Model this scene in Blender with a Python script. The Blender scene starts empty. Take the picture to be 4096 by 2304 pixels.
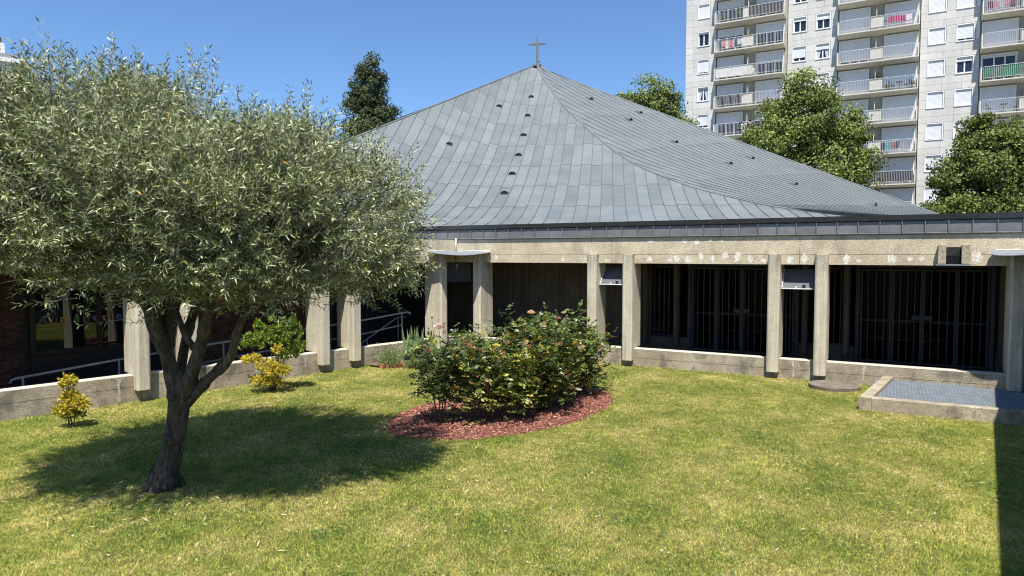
import bpy, bmesh, math, random
import numpy as np
from mathutils import Vector, Matrix
R = math.radians
rnd = random.Random(7)
rng = np.random.default_rng(7)
sc = bpy.context.scene

# ------------------------------------------------------------------ camera
cd = bpy.data.cameras.new('camera'); cam = bpy.data.objects.new('camera', cd)
sc.collection.objects.link(cam); sc.camera = cam
cd.sensor_width = 36.0; cd.lens = 24.0; cd.clip_start = 0.05; cd.clip_end = 5000
cam.location = (0, 0, 2.8); cam.rotation_euler = (R(90 - 2.85), 0, 0)

# ------------------------------------------------------------------ sky and sun
SUN_EL = 63.0
SUN_XY = Vector((0.07, 1.0)).normalized()          # the way shadows fall
w = bpy.data.worlds.new('World'); sc.world = w; w.use_nodes = True
nt = w.node_tree; bg = nt.nodes['Background']
sky = nt.nodes.new('ShaderNodeTexSky'); sky.sky_type = 'NISHITA'; sky.sun_disc = False
sky.sun_elevation = R(SUN_EL); sky.sun_rotation = R(180) + math.atan2(SUN_XY.x, SUN_XY.y)
sky.air_density = 1.0; sky.dust_density = 0.0; sky.ozone_density = 10.0; sky.altitude = 80
nt.links.new(sky.outputs[0], bg.inputs[0]); bg.inputs[1].default_value = 0.11
sl = bpy.data.lights.new('sun', 'SUN'); so = bpy.data.objects.new('sun', sl); sc.collection.objects.link(so)
sl.energy = 5.0; sl.angle = R(0.53); sl.color = (1.0, 0.955, 0.88)
c = math.cos(R(SUN_EL))
so.rotation_euler = Vector((SUN_XY.x * c, SUN_XY.y * c, -math.sin(R(SUN_EL)))).to_track_quat('-Z', 'Y').to_euler()
so.location = (0, -20, 40)
sc.view_settings.view_transform = 'Standard'; sc.view_settings.look = 'None'
sc.view_settings.exposure = 0.6; sc.view_settings.gamma = 1.0
sc.cycles.filter_width = 1.1; sc.cycles.max_bounces = 6; sc.cycles.diffuse_bounces = 3; sc.cycles.transparent_max_bounces = 8

# ------------------------------------------------------------------ helpers
COL = sc.collection
def link(o, parent=None):
    COL.objects.link(o)
    if parent is not None: o.parent = parent
    return o
def tag(o, label=None, cat=None, group=None, kind=None):
    if label: o['label'] = label
    if cat: o['category'] = cat
    if group: o['group'] = group
    if kind: o['kind'] = kind
    return o
def empty(name, loc=(0, 0, 0), rz=0.0, label=None, cat=None, group=None):
    o = bpy.data.objects.new(name, None); o.empty_display_size = 0.2
    o.location = loc; o.rotation_euler = (0, 0, rz); link(o)
    return tag(o, label, cat, group)
def mobj(name, me, parent=None, loc=None, rot=None, scale=None):
    o = bpy.data.objects.new(name, me)
    if loc is not None: o.location = loc
    if rot is not None: o.rotation_euler = rot
    if scale is not None: o.scale = scale
    return link(o, parent)
def copy_tree(o, parent=None):
    c2 = o.copy(); COL.objects.link(c2); c2.parent = parent
    for ch in [x for x in o.children]:
        copy_tree(ch, c2)
    return c2

class MB:
    def __init__(s): s.v = []; s.f = []
    def add(s, vs, fs):
        b = len(s.v); s.v += [tuple(p) for p in vs]; s.f += [tuple(b + i for i in f) for f in fs]; return s
    def box(s, x0, x1, y0, y1, z0, z1):
        return s.add([(x0, y0, z0), (x1, y0, z0), (x1, y1, z0), (x0, y1, z0), (x0, y0, z1), (x1, y0, z1), (x1, y1, z1), (x0, y1, z1)],
                     [(0, 3, 2, 1), (4, 5, 6, 7), (0, 1, 5, 4), (1, 2, 6, 5), (2, 3, 7, 6), (3, 0, 4, 7)])
    def prism(s, poly, z0, z1):
        n = len(poly); vs = [(x, y, z0) for x, y in poly] + [(x, y, z1) for x, y in poly]
        return s.add(vs, [tuple(range(n - 1, -1, -1)), tuple(range(n, 2 * n))] + [(i, (i + 1) % n, n + (i + 1) % n, n + i) for i in range(n)])
    def loft(s, a, b):                       # two equal rings joined and capped
        n = len(a)
        return s.add(list(a) + list(b), [tuple(range(n - 1, -1, -1)), tuple(range(n, 2 * n))] + [(i, (i + 1) % n, n + (i + 1) % n, n + i) for i in range(n)])
    def tube(s, path, rad, n=8, rough=0.0, cap=True, seed=0, fur=0.0):
        rr = random.Random(seed); P = [Vector(p) for p in path]
        if not hasattr(rad, '__len__'): rad = [rad] * len(P)
        b = len(s.v); up = Vector((0.13, 0.31, 0.94))
        for i, p in enumerate(P):
            t = (P[min(i + 1, len(P) - 1)] - P[max(i - 1, 0)]).normalized()
            a = t.cross(up)
            if a.length < 1e-3: a = t.cross(Vector((1, 0, 0)))
            a.normalize(); c_ = t.cross(a)
            for k in range(n):
                an = 2 * math.pi * k / n; r = rad[i] * (1 + rough * rr.uniform(-1, 1) + fur * (math.sin(5 * an + 0.35 * i) + 0.7 * math.sin(9 * an - 0.5 * i + 1) + 0.5 * math.sin(14 * an + 0.8 * i)))
                q = p + (a * math.cos(an) + c_ * math.sin(an)) * r; s.v.append(tuple(q))
        for i in range(len(P) - 1):
            for k in range(n):
                k2 = (k + 1) % n
                s.f.append((b + i * n + k, b + i * n + k2, b + (i + 1) * n + k2, b + (i + 1) * n + k))
        if cap:
            s.f.append(tuple(b + k for k in range(n - 1, -1, -1))); e = b + (len(P) - 1) * n
            s.f.append(tuple(e + k for k in range(n)))
        return s
    def mesh(s, name, mat, smooth=False, bevel=0.0):
        me = bpy.data.meshes.new(name); me.from_pydata(s.v, [], s.f)
        bm = bmesh.new(); bm.from_mesh(me)
        bmesh.ops.recalc_face_normals(bm, faces=bm.faces)
        if bevel: bmesh.ops.bevel(bm, geom=bm.edges[:], offset=bevel, segments=1, affect='EDGES', clamp_overlap=True)
        bm.to_mesh(me); bm.free()
        me.materials.append(mat)
        if smooth: me.polygons.foreach_set('use_smooth', [True] * len(me.polygons))
        me.update(); return me
    def build(s, name, mat, parent=None, smooth=False, bevel=0.0, **k):
        return mobj(name, s.mesh(name, mat, smooth, bevel), parent, **k)

def smoothpath(pts, m=5):                    # Catmull-Rom through (x,y,z,r) rows
    P = np.array(pts, float); P = np.vstack([2 * P[0] - P[1], P, 2 * P[-1] - P[-2]]); out = []
    for i in range(1, len(P) - 2):
        for k in range(m):
            t = k / m
            out.append(0.5 * (2 * P[i] + (P[i + 1] - P[i - 1]) * t + (2 * P[i - 1] - 5 * P[i] + 4 * P[i + 1] - P[i + 2]) * t * t + (3 * P[i] - P[i - 1] - 3 * P[i + 1] + P[i + 2]) * t ** 3))
    out.append(P[-2]); return np.array(out)

def fastmesh(name, V, Fc, mat, col=None, smooth=False):   # V (n,3), Fc (m,k)
    me = bpy.data.meshes.new(name); m, k = Fc.shape
    me.vertices.add(len(V)); me.vertices.foreach_set('co', np.ascontiguousarray(V, np.float32).ravel())
    me.loops.add(m * k); me.loops.foreach_set('vertex_index', np.ascontiguousarray(Fc, np.int32).ravel())
    me.polygons.add(m); me.polygons.foreach_set('loop_start', np.arange(0, m * k, k, dtype=np.int32))
    me.update(calc_edges=True)
    if col is not None:
        a = me.color_attributes.new('Col', 'FLOAT_COLOR', 'POINT')
        c4 = np.ones((len(V), 4), np.float32); c4[:, :3] = col; a.data.foreach_set('color', c4.ravel())
    me.materials.append(mat); return me
def unit(a): return a / np.maximum(np.linalg.norm(a, axis=-1, keepdims=True), 1e-9)
def leafmesh(name, P, D, Nn, L, W, col, mat, fold=0.25):
    """one folded two-triangle leaf for each row"""
    D = unit(D); S = unit(np.cross(D, Nn)); U = np.cross(S, D); n = len(P)
    L = np.broadcast_to(L, n)[:, None]; W = np.broadcast_to(W, n)[:, None]
    mid = P + D * L * 0.45
    V = np.stack([P, mid + S * W * 0.5 + U * W * fold, P + D * L - U * L * 0.08, mid - S * W * 0.5 + U * W * fold], 1).reshape(-1, 3)
    i = np.arange(n)[:, None] * 4
    Fc = np.concatenate([i + np.array([[0, 1, 2]]), i + np.array([[0, 2, 3]])], 0)
    return fastmesh(name, V, Fc, mat, np.repeat(col, 4, 0))
def rand_dir(n): return unit(rng.normal(size=(n, 3)))
def pick_cols(n, cols, p, jit=0.18):
    c_ = np.array(cols)[rng.choice(len(cols), n, p=np.array(p) / sum(p))]
    return np.clip(c_ * (1 + rng.uniform(-jit, jit, (n, 1))), 0, 1)

# ------------------------------------------------------------------ materials
def newmat(name):
    m = bpy.data.materials.new(name); m.use_nodes = True; t = m.node_tree; t.nodes.clear()
    o = t.nodes.new('ShaderNodeOutputMaterial'); b = t.nodes.new('ShaderNodeBsdfPrincipled')
    t.links.new(b.outputs[0], o.inputs[0]); return m, t, b, o
def nd(t, typ, ins=None, **pr):
    n = t.nodes.new(typ)
    for k, v in pr.items(): setattr(n, k, v)
    for k, v in (ins or {}).items():
        if isinstance(v, bpy.types.NodeSocket): t.links.new(v, n.inputs[k])
        else: n.inputs[k].default_value = v
    return n
def rgb(c_): return (c_[0], c_[1], c_[2], 1.0)
def ramp(t, fac, stops):
    n = t.nodes.new('ShaderNodeValToRGB'); t.links.new(fac, n.inputs[0]); e = n.color_ramp.elements
    while len(e) < len(stops): e.new(0.5)
    for i, (p, c_) in enumerate(stops): e[i].position = p; e[i].color = rgb(c_) if hasattr(c_, '__len__') else (c_, c_, c_, 1)
    return n.outputs[0]
def mix(t, fac, a, b, mode='MIX'):
    n = t.nodes.new('ShaderNodeMix'); n.data_type = 'RGBA'; n.blend_type = mode
    for sck, v in ((n.inputs[0], fac), (n.inputs[6], a), (n.inputs[7], b)):
        if isinstance(v, bpy.types.NodeSocket): t.links.new(v, sck)
        else: sck.default_value = rgb(v) if hasattr(v, '__len__') else v
    return n.outputs[2]
def posn(t, scale=(1, 1, 1)):
    g = t.nodes.new('ShaderNodeNewGeometry')
    return nd(t, 'ShaderNodeVectorMath', {0: g.outputs['Position'], 1: scale}, operation='MULTIPLY').outputs[0]
def noise(t, vec, scale, detail=5, rough=0.6):
    return nd(t, 'ShaderNodeTexNoise', {'Vector': vec, 'Scale': scale, 'Detail': detail, 'Roughness': rough}).outputs['Fac']
def surf(name, c1, c2, scale=3.0, rough=0.85, metallic=0.0, spec=0.3, stretch=(1, 1, 1), speck=None, streak=None, bump=0.0, bscale=60, rn=0.0, grain=None, speck2=None, zstain=None):
    """c1/c2 large blotches; speck=(colour,scale,lo,hi); streak=(colour,stretch,lo,hi); rn = object to object tone change"""
    m, t, b, o = newmat(name)
    col = ramp(t, noise(t, posn(t, stretch), scale, 6), [(0.36, c1), (0.64, c2)])
    if grain:
        col = mix(t, ramp(t, noise(t, posn(t, grain[1]), 1.0, 4), [(0.35, 0.0), (0.7, grain[2])]), col, grain[0])
    if speck:
        col = mix(t, ramp(t, noise(t, posn(t), speck[1], 3, 0.7), [(speck[2], 0.0), (speck[3], 1.0)]), col, speck[0])
    if speck2:
        col = mix(t, ramp(t, noise(t, posn(t), speck2[1], 4, 0.7), [(speck2[2], 0.0), (speck2[3], speck2[4])]), col, speck2[0])
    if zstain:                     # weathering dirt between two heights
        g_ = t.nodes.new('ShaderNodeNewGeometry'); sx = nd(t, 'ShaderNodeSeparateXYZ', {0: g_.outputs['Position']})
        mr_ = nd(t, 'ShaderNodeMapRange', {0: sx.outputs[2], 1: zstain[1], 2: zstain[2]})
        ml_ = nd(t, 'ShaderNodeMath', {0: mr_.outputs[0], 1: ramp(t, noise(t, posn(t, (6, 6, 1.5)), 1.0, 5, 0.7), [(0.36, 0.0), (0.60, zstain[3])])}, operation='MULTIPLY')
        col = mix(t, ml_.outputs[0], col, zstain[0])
    if streak:
        f1 = ramp(t, noise(t, posn(t, streak[1]), 1.0, 5, 0.65), [(streak[2], 0.0), (streak[3], streak[4] if len(streak) > 4 else 0.8)])
        col = mix(t, f1, col, streak[0])
    if rn:
        oi = t.nodes.new('ShaderNodeObjectInfo')
        mr = nd(t, 'ShaderNodeMapRange', {0: oi.outputs['Random'], 3: 1 - rn, 4: 1 + rn})
        col = mix(t, 1.0, col, mr.outputs[0], 'MULTIPLY')
    t.links.new(col, b.inputs['Base Color'])
    b.inputs['Roughness'].default_value = rough; b.inputs['Metallic'].default_value = metallic
    b.inputs['Specular IOR Level'].default_value = spec
    if bump:
        bn = nd(t, 'ShaderNodeBump', {'Strength': bump, 'Distance': 0.02, 'Height': noise(t, posn(t, (1, 1, 1)), bscale, 4, 0.65)})
        t.links.new(bn.outputs[0], b.inputs['Normal'])
    return m
def plain(name, c_, rough=0.6, metallic=0.0, spec=0.4, vary=0.12):
    return surf(name, [x * (1 - vary) for x in c_], [min(1, x * (1 + vary)) for x in c_], 5.0, rough, metallic, spec)
def leafmat(name, trans=0.3, rough=0.55, spec=0.25, gain=1.0):
    m, t, b, o = newmat(name)
    a = nd(t, 'ShaderNodeAttribute', attribute_name='Col')
    t.links.new(a.outputs['Color'], b.inputs['Base Color'])
    b.inputs['Roughness'].default_value = rough; b.inputs['Specular IOR Level'].default_value = spec
    tr = t.nodes.new('ShaderNodeBsdfTranslucent')
    tint = mix(t, 1.0, a.outputs['Color'], (1.1 * gain, 1.15 * gain, 0.55 * gain), 'MULTIPLY')
    t.links.new(tint, tr.inputs[0])
    ms = t.nodes.new('ShaderNodeMixShader'); ms.inputs[0].default_value = trans
    t.links.new(b.outputs[0], ms.inputs[1]); t.links.new(tr.outputs[0], ms.inputs[2]); t.links.new(ms.outputs[0], o.inputs[0])
    return m

CONC = (0.47, 0.42, 0.33); CONC2 = (0.58, 0.53, 0.43)
m_pillar = surf('pillar_concrete', (0.60, 0.535, 0.39), (0.73, 0.665, 0.505), 2.2, 0.92, speck=((0.26, 0.23, 0.165), 48, 0.57, 0.74),
                grain=((0.33, 0.295, 0.225), (22, 22, 0.5), 0.65), streak=((0.27, 0.24, 0.19), (5, 5, 0.5), 0.52, 0.74, 0.6), bump=0.6, bscale=40,
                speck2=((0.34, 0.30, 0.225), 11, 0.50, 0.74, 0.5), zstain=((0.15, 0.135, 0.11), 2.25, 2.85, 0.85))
m_beam = surf('beam_concrete', (0.52, 0.435, 0.295), (0.68, 0.59, 0.42), 1.8, 0.93, speck=((0.27, 0.225, 0.155), 42, 0.53, 0.72),
              streak=((0.25, 0.215, 0.16), (2.6, 2.6, 0.9), 0.54, 0.72, 0.6), bump=0.7, bscale=42, speck2=((0.38, 0.315, 0.215), 9, 0.48, 0.74, 0.55))
m_wall = surf('low_wall_concrete', (0.35, 0.29, 0.20), (0.54, 0.465, 0.34), 2.0, 0.93, speck=((0.13, 0.11, 0.085), 40, 0.53, 0.70),
              streak=((0.105, 0.095, 0.08), (2.6, 2.6, 1.8), 0.48, 0.66, 0.68), bump=0.7, bscale=38, speck2=((0.22, 0.185, 0.13), 8, 0.45, 0.70, 0.8))
m_cap = surf('wall_cap_concrete', (0.55, 0.50, 0.40), (0.66, 0.60, 0.49), 3.0, 0.92, speck=((0.25, 0.22, 0.17), 50, 0.58, 0.72), bump=0.4)
m_inner = surf('boarded_concrete', (0.10, 0.078, 0.055), (0.17, 0.135, 0.098), 1.2, 0.9, grain=((0.09, 0.07, 0.05), (9, 9, 0.25), 0.9), bump=0.2)  # concrete tone lowered so the gallery shade reads deeper
m_dark = plain('dark_interior', (0.012, 0.012, 0.012), 0.8)  # near-black colour supplies the darkness of unlit depths
m_ceil = plain('gallery_ceiling', (0.03, 0.027, 0.024), 0.9)  # shade under the roof is put into this colour
m_floor = plain('gallery_floor', (0.05, 0.048, 0.045), 0.7)  # darkened along with the ceiling to deepen the gallery shade
m_patch = surf('white_repair_paint', (0.66, 0.615, 0.51), (0.80, 0.77, 0.68), 14, 0.9, speck=((0.50, 0.43, 0.31), 26, 0.50, 0.62))
def zinc(name, c1, c2, rn):
    m = surf(name, c1, c2, 0.9, 0.48, 0.25, 0.45, rn=rn, streak=((c1[0] * 1.5, c1[1] * 1.5, c1[2] * 1.47), (2.2, 2.2, 0.8), 0.60, 0.82, 0.5),
             speck=((c1[0] * 0.7, c1[1] * 0.7, c1[2] * 0.7), 9, 0.62, 0.80), bump=0.03, bscale=3)
    return m
m_zinc = zinc('roof_zinc', (0.182, 0.203, 0.200), (0.222, 0.243, 0.238), 0.12)
m_zincr = zinc('roof_zinc_far', (0.182, 0.203, 0.200), (0.222, 0.243, 0.238), 0.0)
m_seam = plain('zinc_seam', (0.105, 0.112, 0.118), 0.6, 0.1)
m_fascia = surf('fascia_zinc', (0.165, 0.167, 0.168), (0.205, 0.207, 0.208), 2.2, 0.5, 0.2, 0.4, rn=0.10, streak=((0.115, 0.118, 0.122), (5, 5, 0.4), 0.52, 0.75, 0.6))
m_coping = plain('coping_zinc', (0.09, 0.095, 0.105), 0.45, 0.3)
m_drip = plain('drip_edge_metal', (0.30, 0.30, 0.30), 0.5, 0.3)
m_sheet = plain('canopy_sheet_metal', (0.25, 0.28, 0.305), 0.5, 0.2, 0.4)
m_hood = plain('hood_metal', (0.115, 0.12, 0.13), 0.6, 0.0, 0.25)
m_white = plain('white_paint', (0.78, 0.77, 0.74), 0.6, vary=0.05)
m_rail = plain('handrail_paint', (0.34, 0.335, 0.32), 0.6)
m_gate = plain('gate_steel', (0.068, 0.068, 0.066), 0.6, 0.0, 0.2)
m_frame = plain('dark_window_frame', (0.018, 0.016, 0.014), 0.5)
def glassy(name, c_, rough=0.03, spec=0.5):
    m, t, b, o = newmat(name)
    col = ramp(t, noise(t, posn(t), 0.4, 2), [(0.3, [x * 0.7 for x in c_]), (0.7, c_)])
    t.links.new(col, b.inputs['Base Color']); b.inputs['Roughness'].default_value = rough
    b.inputs['Specular IOR Level'].default_value = spec; return m
m_glass = glassy('dark_glass', (0.002, 0.002, 0.002), 0.04, 0.06)
m_mirror = glassy('reflecting_glass', (0.010, 0.010, 0.010), 0.01, 1.0)
m_aglass = glassy('flat_window_glass', (0.02, 0.03, 0.05), 0.04, 0.5)
m_brick = surf('dark_brick', (0.075, 0.036, 0.026), (0.125, 0.058, 0.040), 6, 0.85, rn=0.4, bump=0.3)
m_mortar = plain('mortar', (0.045, 0.036, 0.030), 0.95)
m_redbrick = surf('red_edging_brick', (0.42, 0.15, 0.08), (0.55, 0.23, 0.13), 8, 0.9, rn=0.2, bump=0.3)
m_soil = surf('bed_soil', (0.11, 0.075, 0.05), (0.20, 0.14, 0.09), 9, 0.95, bump=0.6, bscale=25)
m_grate = plain('galvanised_grating', (0.30, 0.335, 0.37), 0.5, 0.2)
m_disc = surf('manhole_concrete', (0.13, 0.11, 0.085), (0.24, 0.205, 0.16), 3, 0.95, speck=((0.12, 0.10, 0.08), 40, 0.52, 0.68), bump=0.5)
m_bark = surf('olive_bark', (0.06, 0.047, 0.033), (0.155, 0.125, 0.09), 6, 0.95, stretch=(1, 1, 0.5), grain=((0.03, 0.025, 0.02), (26, 26, 5), 0.95), bump=1.0, bscale=22, speck2=((0.24, 0.205, 0.155), 9, 0.56, 0.76, 0.5))
m_barkf = plain('tree_bark', (0.09, 0.075, 0.06), 0.95)
m_leaf_olive = leafmat('olive_leaf', 0.10, 0.4, 0.45)
m_leaf_lime = leafmat('lime_leaf', 0.20, 0.5, 0.3)
m_leaf_rose = leafmat('rose_leaf', 0.25, 0.35, 0.45)
m_leaf_shrub = leafmat('shrub_leaf', 0.25, 0.4, 0.35)
m_grass = leafmat('grass_blade', 0.35, 0.6, 0.2)
m_petal = leafmat('petal', 0.3, 0.7, 0.1)
m_chip = leafmat('bark_chip', 0.0, 0.9, 0.1)
m_stem = plain('green_stem', (0.10, 0.12, 0.05), 0.7)
m_cane = plain('rose_cane', (0.09, 0.07, 0.04), 0.8)
m_apt = surf('cladding_stone', (0.56, 0.54, 0.495), (0.65, 0.63, 0.585), 0.35, 0.9, rn=0.06, streak=((0.43, 0.415, 0.385), (0.7, 0.7, 0.12), 0.50, 0.72, 0.6), speck=((0.44, 0.42, 0.385), 6, 0.55, 0.8))
m_aptj = plain('cladding_joint', (0.33, 0.315, 0.285), 0.95)
m_loggia = plain('shaded_loggia_render', (0.40, 0.375, 0.325), 0.95)  # wall colour darkened to carry the shade under the balcony slabs
m_aptw = plain('balcony_concrete', (0.60, 0.565, 0.48), 0.9, vary=0.08)
m_shut = surf('roller_shutter', (0.74, 0.75, 0.77), (0.82, 0.83, 0.84), 0.6, 0.6, rn=0.05)
m_arail = plain('balcony_rail_paint', (0.62, 0.62, 0.62), 0.5, vary=0.03)
def textile(name, c_): return surf(name, [x * 0.7 for x in c_], c_, 8, 0.9)

# ------------------------------------------------------------------ plan of the courtyard
Cc = np.array([-1.62, 19.567])                               # inner corner of the two galleries
uR, nR = np.array([0.8737, -0.4864]), np.array([0.4864, 0.8737])
uL, nL = np.array([0.6708, 0.7416]), np.array([-0.7416, 0.6708])
C2 = Cc + uR * 13.78                                         # right-hand corner
uW = -np.array([0.570, 0.8216]); nW = np.array([0.8216, -0.570])
def lawn_z(x, y): return -0.09 * np.clip((-x - 1.5) / 5.0, 0, 1)
def in_lawn(x, y, m=0.0):
    p = np.stack([x, y], -1)
    a = ((p - Cc) @ nR) < -m; b = ((p - Cc) @ nL) < -m; c_ = ((p - C2) @ nW) < -m
    return a & b & c_
BED_C = np.array([-0.05, 12.22]); BED_A = R(47); BED_S = (2.46, 1.43)
def in_bed(x, y, k=1.0):
    dx, dy = x - BED_C[0], y - BED_C[1]; ca, sa = math.cos(BED_A), math.sin(BED_A)
    a = (dx * ca + dy * sa) / BED_S[0]; b = (-dx * sa + dy * ca) / BED_S[1]
    an = np.arctan2(b, a); rr = 1 + 0.03 * np.sin(3 * an + 1) + 0.02 * np.sin(7 * an)
    return a * a + b * b < (rr * k) ** 2
PIT = [np.array([6.24, 12.18]), 3.2, 2.60]                    # front left corner of the grating pit, along uR, along nR
def pit_local(x, y):
    p = np.stack([x, y], -1) - PIT[0]; return p @ uR, p @ nR
DISC = (6.76, 14.20, 0.50)

# ------------------------------------------------------------------ ground, lawn
m, t, b, o = newmat('ground_soil')
col = ramp(t, noise(t, posn(t), 0.15, 5), [(0.4, (0.10, 0.10, 0.07)), (0.6, (0.16, 0.15, 0.11))]); t.links.new(col, b.inputs['Base Color']); b.inputs['Roughness'].default_value = 0.95
tag(MB().add([(-3000, -3000, -0.45), (3000, -3000, -0.45), (3000, 3000, -0.45), (-3000, 3000, -0.45)], [(0, 1, 2, 3)]).build('ground', m), kind='structure')
def lawn_noise(t):
    a = noise(t, posn(t, (1.0, 0.75, 1.0)), 1.1, 4, 0.55); b_ = noise(t, posn(t, (1.0, 1.0, 1.0)), 5.0, 4, 0.65)
    sx = nd(t, 'ShaderNodeVectorMath', {0: posn(t), 1: (0.77 * 5.7, -0.64 * 5.7, 0.0)}, operation='DOT_PRODUCT')        # mower passes
    wv2 = nd(t, 'ShaderNodeMath', {0: nd(t, 'ShaderNodeMath', {0: sx.outputs['Value']}, operation='SINE').outputs[0], 1: 0.022}, operation='MULTIPLY').outputs[0]
    a = nd(t, 'ShaderNodeMath', {0: a, 1: wv2}, operation='ADD').outputs[0]
    return nd(t, 'ShaderNodeMath', {0: nd(t, 'ShaderNodeMath', {0: a, 1: 0.6}, operation='MULTIPLY').outputs[0], 1: nd(t, 'ShaderNodeMath', {0: b_, 1: 0.4}, operation='MULTIPLY').outputs[0]}, operation='ADD').outputs[0]
m_lawn, t, b, o = newmat('lawn_turf')
col = ramp(t, lawn_noise(t), [(0.36, (0.09, 0.11, 0.028)), (0.48, (0.17, 0.155, 0.046)), (0.60, (0.30, 0.235, 0.10))])
col = mix(t, ramp(t, noise(t, posn(t), 38, 3, 0.7), [(0.40, 0.0), (0.72, 0.75)]), col, (0.05, 0.065, 0.016))
t.links.new(col, b.inputs['Base Color']); b.inputs['Roughness'].default_value = 0.95; b.inputs['Specular IOR Level'].default_value = 0.1
bn = nd(t, 'ShaderNodeBump', {'Strength': 0.9, 'Distance': 0.03, 'Height': noise(t, posn(t), 45, 4, 0.7)}); t.links.new(bn.outputs[0], b.inputs['Normal'])
gx, gy = np.meshgrid(np.linspace(-16, 14, 61), np.linspace(-8, 24, 65)); nx = 61
V = np.stack([gx.ravel(), gy.ravel(), lawn_z(gx.ravel(), gy.ravel())], 1)
idx = np.arange(64 * 60); i = (idx // 60) * nx + idx % 60
ce = V[i][:, :2] + 0.25
keep = ((ce - Cc) @ nR < 0.3) & ((ce - Cc) @ nL < 0.3) & ((ce - C2) @ nW < 0.5)
i = i[keep]
tag(mobj('lawn', fastmesh('lawn', V, np.stack([i, i + 1, i + nx + 1, i + nx], 1), m_lawn)), kind='structure')

# grass blades: colour follows the same dry and green patches
t = m_grass.node_tree
at = [n for n in t.nodes if n.type == 'ATTRIBUTE'][0]
patch = ramp(t, lawn_noise(t), [(0.34, (0.255, 0.315, 0.062)), (0.47, (0.40, 0.415, 0.10)), (0.57, (0.56, 0.51, 0.165)), (0.69, (0.84, 0.68, 0.32))])
gcol = mix(t, 1.0, patch, at.outputs['Color'], 'MULTIPLY')
for n in t.nodes:
    if n.type == 'BSDF_PRINCIPLED': t.links.new(gcol, n.inputs['Base Color'])
    if n.type == 'BSDF_TRANSLUCENT': t.links.new(gcol, n.inputs[0])
def grass(N):
    X = []; 
    while sum(len(a) for a in X) < N:
        d = 4.6 + (20 - 4.6) * rng.random(N) ** 1.25; k = rng.uniform(-1.0, 1.0, N); k = np.where((np.abs(k) > 0.8) & (rng.random(N) < 0.5), k * 0.8, k)
        x, y = d * k, d
        ok = in_lawn(x, y, -0.02 * 0) & ~in_bed(x, y, 0.99)
        a, b_ = pit_local(x, y); ok &= ~((a > -0.02 + 0.135 * b_) & (b_ > -0.02))
        ok &= (x - DISC[0]) ** 2 + (y - DISC[1]) ** 2 > DISC[2] ** 2
        ok &= (x + 4.26) ** 2 + (y - 8.22) ** 2 > 0.06
        X.append(np.stack([x[ok], y[ok]], 1))
    P = np.concatenate(X)[:N]; x, y = P[:, 0], P[:, 1]
    edge = np.minimum(np.abs((P - Cc) @ nR), np.abs((P - Cc) @ nL))
    h = rng.uniform(0.010, 0.026, N) * (1 + 1.2 * (edge < 0.12) * rng.random(N))
    tuft = (np.sin(x * 2.1 + 1.3 * np.sin(y * 1.7)) * np.sin(y * 2.4 + 1.1 * np.sin(x * 1.3))) > 0.55
    h *= np.where(tuft, 1.35, 1.0)
    wd = 0.0026 + 0.00034 * y
    an = rng.uniform(0, 2 * math.pi, N); ln = rng.uniform(0.2, 1.3, N) * h
    la = rng.uniform(0, 2 * math.pi, N)
    B = np.stack([x, y, lawn_z(x, y) - 0.003], 1)
    s_ = np.stack([np.cos(an) * wd, np.sin(an) * wd, np.zeros(N)], 1)
    T_ = B + np.stack([np.cos(la) * ln, np.sin(la) * ln, h], 1)
    Vv = np.stack([B - s_, B + s_, T_], 1).reshape(-1, 3)
    tone = rng.uniform(0.55, 1.40, (N, 1)) * np.array([[1.10, 1.10, 1.0]]); dry = rng.random(N) < 0.11
    tone[dry] = np.array([1.75, 1.5, 1.7]); lush = rng.random(N) < 0.32; tone[lush] *= np.array([0.62, 0.88, 0.65])
    me = fastmesh('grass', Vv, np.arange(3 * N).reshape(-1, 3), m_grass, np.repeat(tone, 3, 0))
    return tag(mobj('grass', me), 'short sunlit grass of the courtyard lawn with dry straw patches', 'grass', kind='stuff')
grass(900000)
# daisies and hawkbits
N = 240
d = 5 + 12 * rng.random(N) ** 0.9; k = np.where(rng.random(N) < 0.45, rng.uniform(0.60, 0.78, N), rng.uniform(-0.75, 0.75, N)); x, y = d * k, d
ok = in_lawn(x, y, 0.2) & ~in_bed(x, y, 1.05); a, b_ = pit_local(x, y); ok &= ~((a > -0.1) & (b_ > -0.1)); x, y = x[ok], y[ok]; N = len(x)
P = np.stack([x, y, lawn_z(x, y) + rng.uniform(0.035, 0.05, N)], 1)
cc = np.where(rng.random((N, 1)) < 0.8, np.array([[0.85, 0.84, 0.8]]), np.array([[0.8, 0.62, 0.05]]))
DD = rand_dir(N); DD[:, 2] *= 0.2
tag(mobj('daisies', leafmesh('daisies', P, DD, np.tile([0, 0, 1.0], (N, 1)) + 0.3 * rand_dir(N), 0.022, 0.024, cc, m_petal)), 'tiny white daisies scattered over the lawn', 'daisies', kind='stuff')

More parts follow.
